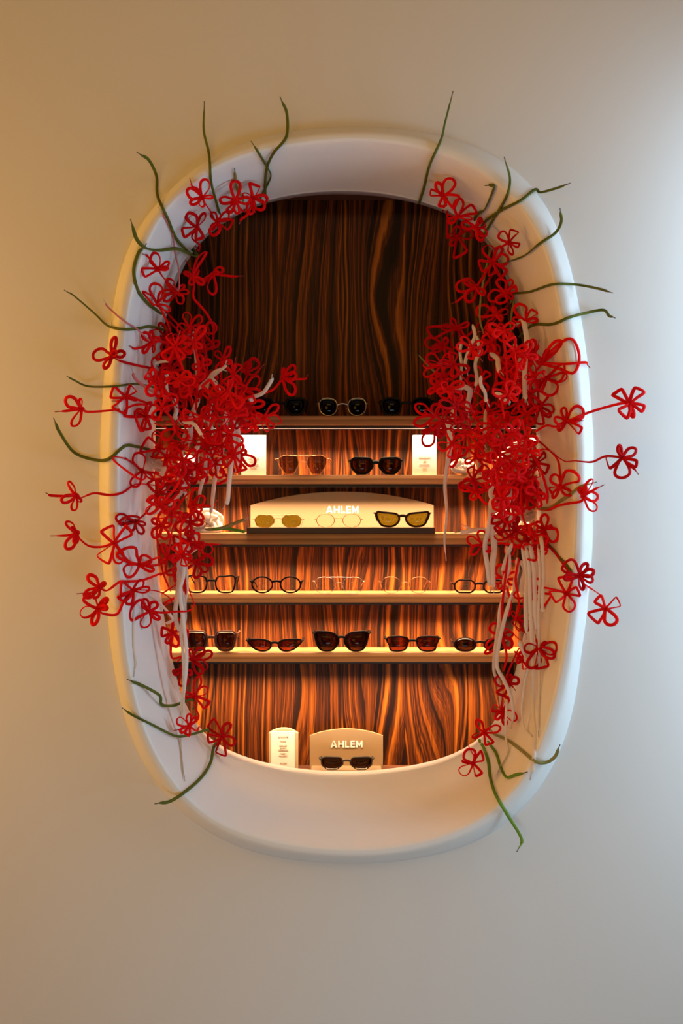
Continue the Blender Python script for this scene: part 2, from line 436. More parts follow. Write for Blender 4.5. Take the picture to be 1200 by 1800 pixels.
def dashes(parent, rows, Y, mat, seed=1):
    """rows of tiny print too small to read: (px0, px1, py)"""
    R = random.Random(seed); b = MB()
    for x0, x1, y in rows:
        x = x0
        while x < x1:
            wpx = R.uniform(.8, 1.9); a = at(x, y, Y); c = at(min(x+wpx, x1), y-1.6, Y)
            b.box(a.x, c.x, Y-.0004, Y, a.z, c.z); x += wpx+R.uniform(.5, .9)
    return b.link('printed_text', mat, parent)

# ------------------------------------------------------------- spectacles
def lens_outline(kind, a, h, n=40):
    """half width a, half height h; x positive is outward (temple side)"""
    pts = []
    if kind in POLY:
        P = [Vector((x*a, 0, y*h)) for x, y in POLY[kind]]
        if kind in ('hex', 'octagon', 'facet', 'aviator'):      # faceted fronts keep their corners, slightly eased
            for i, p in enumerate(P):
                A = p.lerp(P[i-1], .2); B = p.lerp(P[(i+1) % len(P)], .2)
                for k in range(5):
                    t = k/4; pts.append(((1-t)**2*A+2*t*(1-t)*p+t*t*B))
        else: pts = catmull(P, 6, True)
        return [(p.x, p.z) for p in pts][::-1]
    ex, tap, up, cat = SUPER[kind]
    for i in range(n):
        t = 2*PI*i/n; c, s = math.cos(t), math.sin(t)
        x = math.copysign(abs(c)**(2/ex), c); y = math.copysign(abs(s)**(2/ex), s)
        x2 = x*(1+tap*y)
        if y > 0: y += up*x*y+cat*max(0, x)**3*y
        else: y += up*.4*x
        pts.append((x2*a, y*h))
    return pts
SUPER = {'round': (2., 0, 0, 0), 'oval': (2.2, .0, .03, 0), 'panto': (2.3, .09, .05, 0), 'square': (3.6, .07, .03, .03),
         'wide': (3.0, .10, .04, .06), 'cat': (2.2, .10, .22, .25), 'slimcat': (2.0, .22, .10, .10), 'butterfly': (2.5, .13, .10, .12),
         'rounded': (2.7, .04, .02, 0), 'tallsquare': (3.2, .06, .03, 0)}
POLY = {'aviator': [(-.78, .92), (.45, 1.), (1., .72), (.92, -.1), (.3, -1.), (-.45, -.95), (-.98, .1)],
        'hex': [(-.6, 1.), (.6, 1.), (1., .25), (.8, -.7), (.4, -1.), (-.5, -1.), (-.95, -.3), (-.95, .35)],
        'octagon': [(-.62, 1.), (.62, 1.), (1., .45), (1., -.45), (.62, -1.), (-.62, -1.), (-1., -.45), (-1., .45)],
        'butterfly': [(-.85, .5), (-.4, .88), (.3, 1.), (1., .95), (.98, .2), (.65, -.75), (.1, -1.), (-.5, -.85), (-.95, -.1)],
        'slimcat': [(-.85, .6), (-.3, .9), (.4, .95), (1., .85), (.8, .1), (.3, -.7), (-.3, -1.), (-.8, -.75), (-1., -.05)],
        'trapeze': [(-.9, .9), (1., .95), (.88, -.2), (.65, -1.), (-.5, -1.), (-.95, -.3)],
        'square': [(-.85, .85), (0, 1.), (1., .95), (.92, -.6), (.5, -1.), (-.5, -.95), (-.95, -.3)],
        'bigsquare': [(-.9, .85), (0, 1.), (1., .9), (.97, -.2), (.55, -1.), (-.5, -1.), (-1., -.2)],
        'cat': [(-.8, .65), (-.1, .85), (.6, .95), (1., 1.), (.98, .35), (.6, -.75), (0, -1.), (-.6, -.85), (-1., -.1)],
        'facet': [(-.8, .9), (.75, 1.), (1., .75), (.98, -.2), (.5, -1.), (-.4, -1.), (-.98, -.1)]}
def loft(outl, y0, y1, t, cx, cz, sgn):
    """closed rim band: outline to outline+t, front y0, back y1"""
    n = len(outl); P = [Vector((p[0], 0, p[1])) for p in outl]; N = []
    for i in range(n):
        tg = (P[(i+1) % n]-P[i-1]).normalized(); N.append(Vector((tg.z, 0, -tg.x)))
    v = []; f = []
    for p, m in zip(P, N):
        for dd, y in ((0, y0+.0005), (t*.25, y0), (t*.75, y0), (t, y0+.0007), (t, y1-.0004), (t*.7, y1), (t*.2, y1), (0, y1-.0004)):
            q = p+m*dd; v.append(Vector((cx+sgn*q.x, y, cz+q.z)))
    k = 8
    for i in range(n):
        for j in range(k): f.append((i*k+j, i*k+(j+1) % k, ((i+1) % n)*k+(j+1) % k, ((i+1) % n)*k+j))
    return v, f
def spectacles(name, label, group, x0, x1, y0, y1, base_z, shape, frame, lens, t=.0035, gap=.17, metal=False, Y=.2665, bridge='key', lens_r=None, accent=None, tl=.092, templ=None, tilt=0, group_cat='glasses', ear=None):
    """x0..x1, y0..y1: pixel extent of the front; stands on base_z"""
    if not metal: t *= 1.5
    else: t *= 1.25
    d = (D0+Y)/F
    W = (x1-x0)*d; H = (y1-y0)*d; cx = ((x0+x1)/2-600)*d
    ear = ear if ear is not None else (.0035 if not metal else .0055)
    lw = (W-2*ear-gap*W)/2          # one eye with rim
    a = lw/2-t; h = H/2-t
    root = empty(name, (cx, Y, base_z)); tag(root, label, group_cat, group)
    cz = base_z+H/2+.0005
    o = lens_outline(shape, 1, 1)
    xa = min(p[0] for p in o); xb = max(p[0] for p in o); zmn = min(p[1] for p in o); zmx = max(p[1] for p in o)
    o = [((p[0]-(xa+xb)/2)/((xb-xa)/2)*a, (p[1]-(zmn+zmx)/2)/((zmx-zmn)/2)*h) for p in o]
    fr = MB(); dp = .0035 if not metal else .0016
    off = gap*W/2+lw/2
    tops = {}
    for s in (-1, 1):
        v, f = loft(o, Y, Y+dp, t, cx+s*off, cz, s); fr.add(v, f)
        n = len(o)
        rl = lens_r or lens
        lb = MB(); yy = Y+dp*.45
        lb.add([(cx+s*off+s*p[0]*1.02, yy-.0012*(1-(p[0]/a)**2), cz+p[1]*1.02) for p in o]+[(cx+s*off, yy-.0022, cz)], [(i, (i+1) % n, n) for i in range(n)])
        lb.add([(cx+s*off+s*p[0]*1.02, yy+.0014, cz+p[1]*1.02) for p in o]+[(cx+s*off, yy, cz)], [(i, n, (i+1) % n) for i in range(n)])
        m = len(o)+1
        lb.f += [(i, (i+1) % n, (i+1) % n+m, i+m) for i in range(n)]
        lb.link('lens', M[lens], root, smooth=True)
    iz = cz+h*.35
    ix = off-a*.93-t*.5
    if metal:
        zz = cz+h*.15
        P = catmull([(cx-ix, Y+.001, zz), (cx-ix*.6, Y, zz+.003), (cx, Y-.001, zz+.0045), (cx+ix*.6, Y, zz+.003), (cx+ix, Y+.001, zz)], 5)
        fr.add(*sweep(P, t*1.2, t*1.2))
        if bridge == 'double':
            zt = cz+h*.98
            P = [Vector((cx-off*.9, Y, zt)), Vector((cx-off*.5, Y-.0003, zt+.0008)), Vector((cx+off*.5, Y-.0003, zt+.0008)), Vector((cx+off*.9, Y, zt))]
            fr.add(*sweep(catmull(P, 5), t*1.2, t*1.2))
        for s in (-1, 1):   # nose pad arms
            pa = [Vector((cx+s*ix, Y+.001, cz-h*.05)), Vector((cx+s*ix*.75, Y+.007, cz-h*.12)), Vector((cx+s*ix*.7, Y+.008, cz-h*.3))]
            fr.add(*sweep(catmull(pa, 4), .0009, .0009))
    else:
        z2 = cz+h*.42; th = max(.0028, t)
        P = catmull([(cx-ix-t*.3, Y+dp*.5, z2-.001), (cx-ix*.5, Y+dp*.5, z2+.0012), (cx, Y+dp*.4, z2+.0018), (cx+ix*.5, Y+dp*.5, z2+.0012), (cx+ix+t*.3, Y+dp*.5, z2-.001)], 5)
        fr.add(*sweep(P, th*1.6, dp*.95))
    # outer points for the hinges
    po = max(o, key=lambda p: p[0]*1.0+p[1]*(.7 if not metal else .25))
    for s in (-1, 1):
        hx = cx+s*(off+po[0]+t*.5); hz = cz+po[1]-(.001 if not metal else 0)
        ex_ = cx+s*(W/2-.001)
        if metal: fr.add(*sweep(catmull([(hx, Y+.001, hz), ((hx+ex_)/2, Y, hz+.0003), (ex_, Y+.003, hz)], 4), .0018, .0014))
        else: fr.add(*sweep([Vector((hx-s*t*.4, Y+dp*.5, hz)), Vector((ex_-s*.0016, Y+dp*.5, hz+.0002)), Vector((ex_-s*.0016, Y+dp+.002, hz))], .0052, .0030))
    fo = fr.link('frame', M[frame], root, smooth=True)
    if accent:
        ab = MB()
        for s in (-1, 1):
            top = sorted([p for p in o if p[1] > h*.62 and accent[1] > 0] or [p for p in o if p[1] < -h*.55], key=lambda p: p[0])
            P = [Vector((cx+s*off+s*p[0]*1.01, Y-.0006, cz+p[1]*1.01+(.0006 if accent[1] > 0 else -.0006))) for p in top]
            ab.add(*sweep(P, .0017, .001))
        ab.link('metal_trim', M[accent[0]], root, smooth=True)
    tt = .0014 if metal else .0032
    for s in (-1, 1):
        ex_ = cx+s*(W/2-.0016); hz = cz+po[1]
        drop = min(.020, hz-base_z-.003)
        P = catmull([(ex_, Y+.003, hz), (ex_+s*.001, Y+tl*.4, hz), (ex_-s*.002, Y+tl*.72, hz-.002), (ex_-s*.006, Y+tl*.92, hz-drop*.7), (ex_-s*.008, Y+tl, hz-drop)], 5)
        b = MB(); b.add(*sweep(P, tt, tt*1.5 if metal else .0055, phi=0, wf=None)); b.link('temple', M[templ or frame], root, smooth=True)
    return root

r1, r2, r3, r4, r5 = [z1+.0003 for z0, z1 in SH]
sp = spectacles
def hz(y, Y): return ZC+(900-y)*(D0+Y)/F
G1 = 'spectacles standing on the lit shelves'
# top shelf
sp('sunglasses', 'black square sunglasses on the top shelf, left pair half behind red flowers', G1, 440, 541, 698, 731, r1, 'facet', 'black', 'lblack', t=.004)
sp('sunglasses', 'round silver-rimmed black sunglasses in the middle of the top shelf', G1, 556, 648, 699, 731, r1, 'panto', 'silver', 'lblack', t=.0018, metal=True, gap=.19, Y=.27)
sp('sunglasses', 'dark narrow sunglasses at the right of the top shelf', G1, 667, 762, 698, 731, r1, 'wide', 'black', 'lblack', t=.0032, Y=.268)
# second shelf
sp('sunglasses', 'rose gold aviator glasses with a double bridge on the second shelf', G1, 482, 582, 800, 835, r2, 'aviator', 'gold', 'lgrad', t=.0014, ear=.011, metal=True, gap=0.14, bridge='double')
sp('sunglasses', 'chunky black geometric sunglasses on the second shelf', G1, 613, 708, 802, 834, r2, 'facet', 'black', 'lbrown', t=.0042, gap=0.08)
# third shelf, on the display stand
STZ = hz(927.5, .2665)
sp('sunglasses', 'thin gold hexagonal glasses with olive lenses on the wide display stand', G1, 443, 534, 905, 927.5, STZ, 'hex', 'gold', 'lolive', t=.0010, metal=True, gap=0.14, bridge='double', tl=.055)
sp('eyeglasses', 'small round rose gold eyeglasses in the middle of the wide display stand', G1, 552, 638, 903, 927.5, STZ, 'round', 'gold', 'clear', t=.0011, metal=True, gap=0.16, tl=.055)
sp('sunglasses', 'black cat-eye sunglasses with olive lenses on the wide display stand', G1, 657, 758, 898, 927.5, STZ, 'cat', 'tort', 'lolive', t=.0034, gap=0.08, tl=.055)
# fourth shelf
sp('eyeglasses', 'square black eyeglasses at the left of the fourth shelf by the flowers', G1, 325, 417, 1010, 1042.5, r4, 'square', 'black', 'clear', t=.0026, gap=0.14, Y=.2665)
sp('eyeglasses', 'round black eyeglasses on the fourth shelf', G1, 439, 532, 1012, 1042.5, r4, 'round', 'black', 'clear', t=.0026, gap=0.12, Y=.2665)
sp('eyeglasses', 'thin silver square eyeglasses with double bridge in the middle of the fourth shelf', G1, 549, 642, 1014, 1043, r4, 'rounded', 'silver', 'clear', t=.0009, metal=True, gap=0.15, bridge='double', Y=.2665)
sp('eyeglasses', 'gold round wire eyeglasses right of centre on the fourth shelf', G1, 666, 757, 1013, 1042.5, r4, 'panto', 'gold', 'clear', t=.0012, metal=True, gap=0.155, Y=.2665)
sp('eyeglasses', 'narrow dark rectangular eyeglasses half behind white laces on the fourth shelf', G1, 795, 890, 1017, 1042, r4, 'octagon', 'tort', 'clear', t=.0028, gap=0.13, Y=.2665)
# fifth shelf
sp('sunglasses', 'square brown acetate sunglasses with silver brows on the lowest shelf', G1, 324, 418, 1108, 1146, r5, 'bigsquare', 'brown', 'lbrown', t=.0036, gap=0.12, Y=.2665, accent=('silver', 1))
sp('sunglasses', 'slim black cat-eye sunglasses with red lenses on the lowest shelf', G1, 432, 533, 1122, 1145.5, r5, 'slimcat', 'black', 'lred', t=.0028, gap=0.1, Y=.2665)
sp('sunglasses', 'oversized black butterfly sunglasses in the middle of the lowest shelf', G1, 549, 651, 1108, 1145.5, r5, 'butterfly', 'black', 'lbrown', t=.0030, gap=0.07, Y=.2665)
sp('sunglasses', 'rectangular black sunglasses with red-brown lenses on the lowest shelf', G1, 676, 774, 1117, 1145.5, r5, 'trapeze', 'black', 'lred', t=.0026, gap=0.12, Y=.2665)
sp('sunglasses', 'small oval tortoise sunglasses at the right of the lowest shelf', G1, 795, 892, 1120, 1145.5, r5, 'oval', 'tort', 'lbrown', t=.0030, gap=0.13, Y=.2665, accent=('silver', 1))

# ------------------------------------------------------------- cards and stands
def card(label, x0, x1, ytop, Y, base_z, rows, th=.010):
    r = empty('information_card', (at((x0+x1)/2, 900, Y).x, Y, base_z)); tag(r, label, 'card', 'white cards standing on the second shelf')
    a = at(x0, ytop, Y); c = at(x1, ytop, Y)
    b = MB(); b.box(a.x, c.x, Y, Y+th, base_z, a.z); bevel(b.link('card_block', M['card'], r), .001)
    dashes(r, rows, Y-.0003, M['ink'], 3)
card('white rectangular card on the second shelf behind the left flower cluster', 424, 467, 765, .285, r2, [(437, 455, 806), (439, 452, 811), (438, 454, 817), (440, 451, 822)])
card('white printed card on the second shelf right of the chunky black sunglasses', 725, 767, 765, .285, r2, [(736, 757, 805), (744, 749, 811), (737, 755, 817), (743, 750, 824)])
# small arched card block on the cabinet floor
Yc = .325
r = empty('arched_card_holder', (at(498, 900, Yc).x, Yc, CB)); tag(r, 'small arched cream holder with a white AHLEM price card on the cabinet floor', 'card holder')
def arch(x0, x1, yedge, ytop, Y, base, n=14):
    pts = []
    a = at(x0, yedge, Y); c = at(x1, yedge, Y); t = at((x0+x1)/2, ytop, Y)
    hw = (c.x-a.x)/2; sag = t.z-a.z; R = (hw*hw+sag*sag)/(2*sag); th0 = math.asin(min(1, hw/R))
    for i in range(n+1):
        q = -th0+2*th0*i/n; pts.append((t.x+R*math.sin(q), t.z-R+R*math.cos(q)))
    return [(a.x, base)]+pts+[(c.x, base)]
b = MB(); b.prism(arch(472, 524, 1289, 1280, Yc, CB), Yc, Yc+.012); bevel(b.link('holder_block', M['bracket'], r), .0012)
a = at(476, 1286, Yc-.002); c = at(518, 1346, Yc-.002)
b = MB(); b.box(a.x, c.x, Yc-.002, Yc-.0003, CB+.004, a.z); b.link('card', M['card'], r)
lettering(r, 489, 506, 1296, Yc-.0024, M['ink'], sp=.5, bold=.14)
dashes(r, [(492, 503, 1303), (491, 504, 1311), (492, 503, 1315), (489, 506, 1319), (493, 502, 1325), (490, 505, 1329), (492, 504, 1342)], Yc-.0024, M['ink'], 5)

def stand(label, x0, x1, yedge, ytop, Y, base, bx0, bx1, by0, by1, Yb0, tx, pyb, wing):
    r = empty('display_stand', (at((x0+x1)/2, 900, Y).x, Y, base)); tag(r, label, 'display stand', 'arched display stands')
    P = arch(x0, x1, yedge, ytop, Y, base+.001, 20); b = MB(); b.prism(P, Y, Y+.006)
    bevel(b.link('arched_panel', M['brass' if wing else 'brass_dark'], r), .001)
    lettering(r, tx[0], tx[1], pyb, Y-.0004, M['letter'])
    a = at(bx0, by0, Yb0); c = at(bx1, by1, Yb0)
    b = MB(); b.box(a.x, c.x, Yb0, Y+.012, base, a.z); bevel(b.link('base', M['darkbase'] if not wing else M['brass_dark'], r), .0012)
    return r
stand('wide arched AHLEM display stand with a dark base on the third shelf', 440, 762, 888, 864, .342, r3, 433, 765, 927.5, 937, .256, (573, 630), 902, False)
S2 = stand('arched AHLEM display stand on the cabinet floor under one pair of sunglasses', 544, 673, 1293, 1281, .322, CB, 546, 671, 1356, 1362, .2665, (581, 637), 1314, True)
sp('sunglasses', 'smoky grey faceted sunglasses with silver lower rims on the floor stand', 'sunglasses on the floor stand', 561, 657, 1331, 1355, at(600, 1356, .262).z+.0003, 'facet', 'grey', 'lbrown', t=.0026, gap=0.11, Y=.272, accent=('silver', -1), tl=.045)

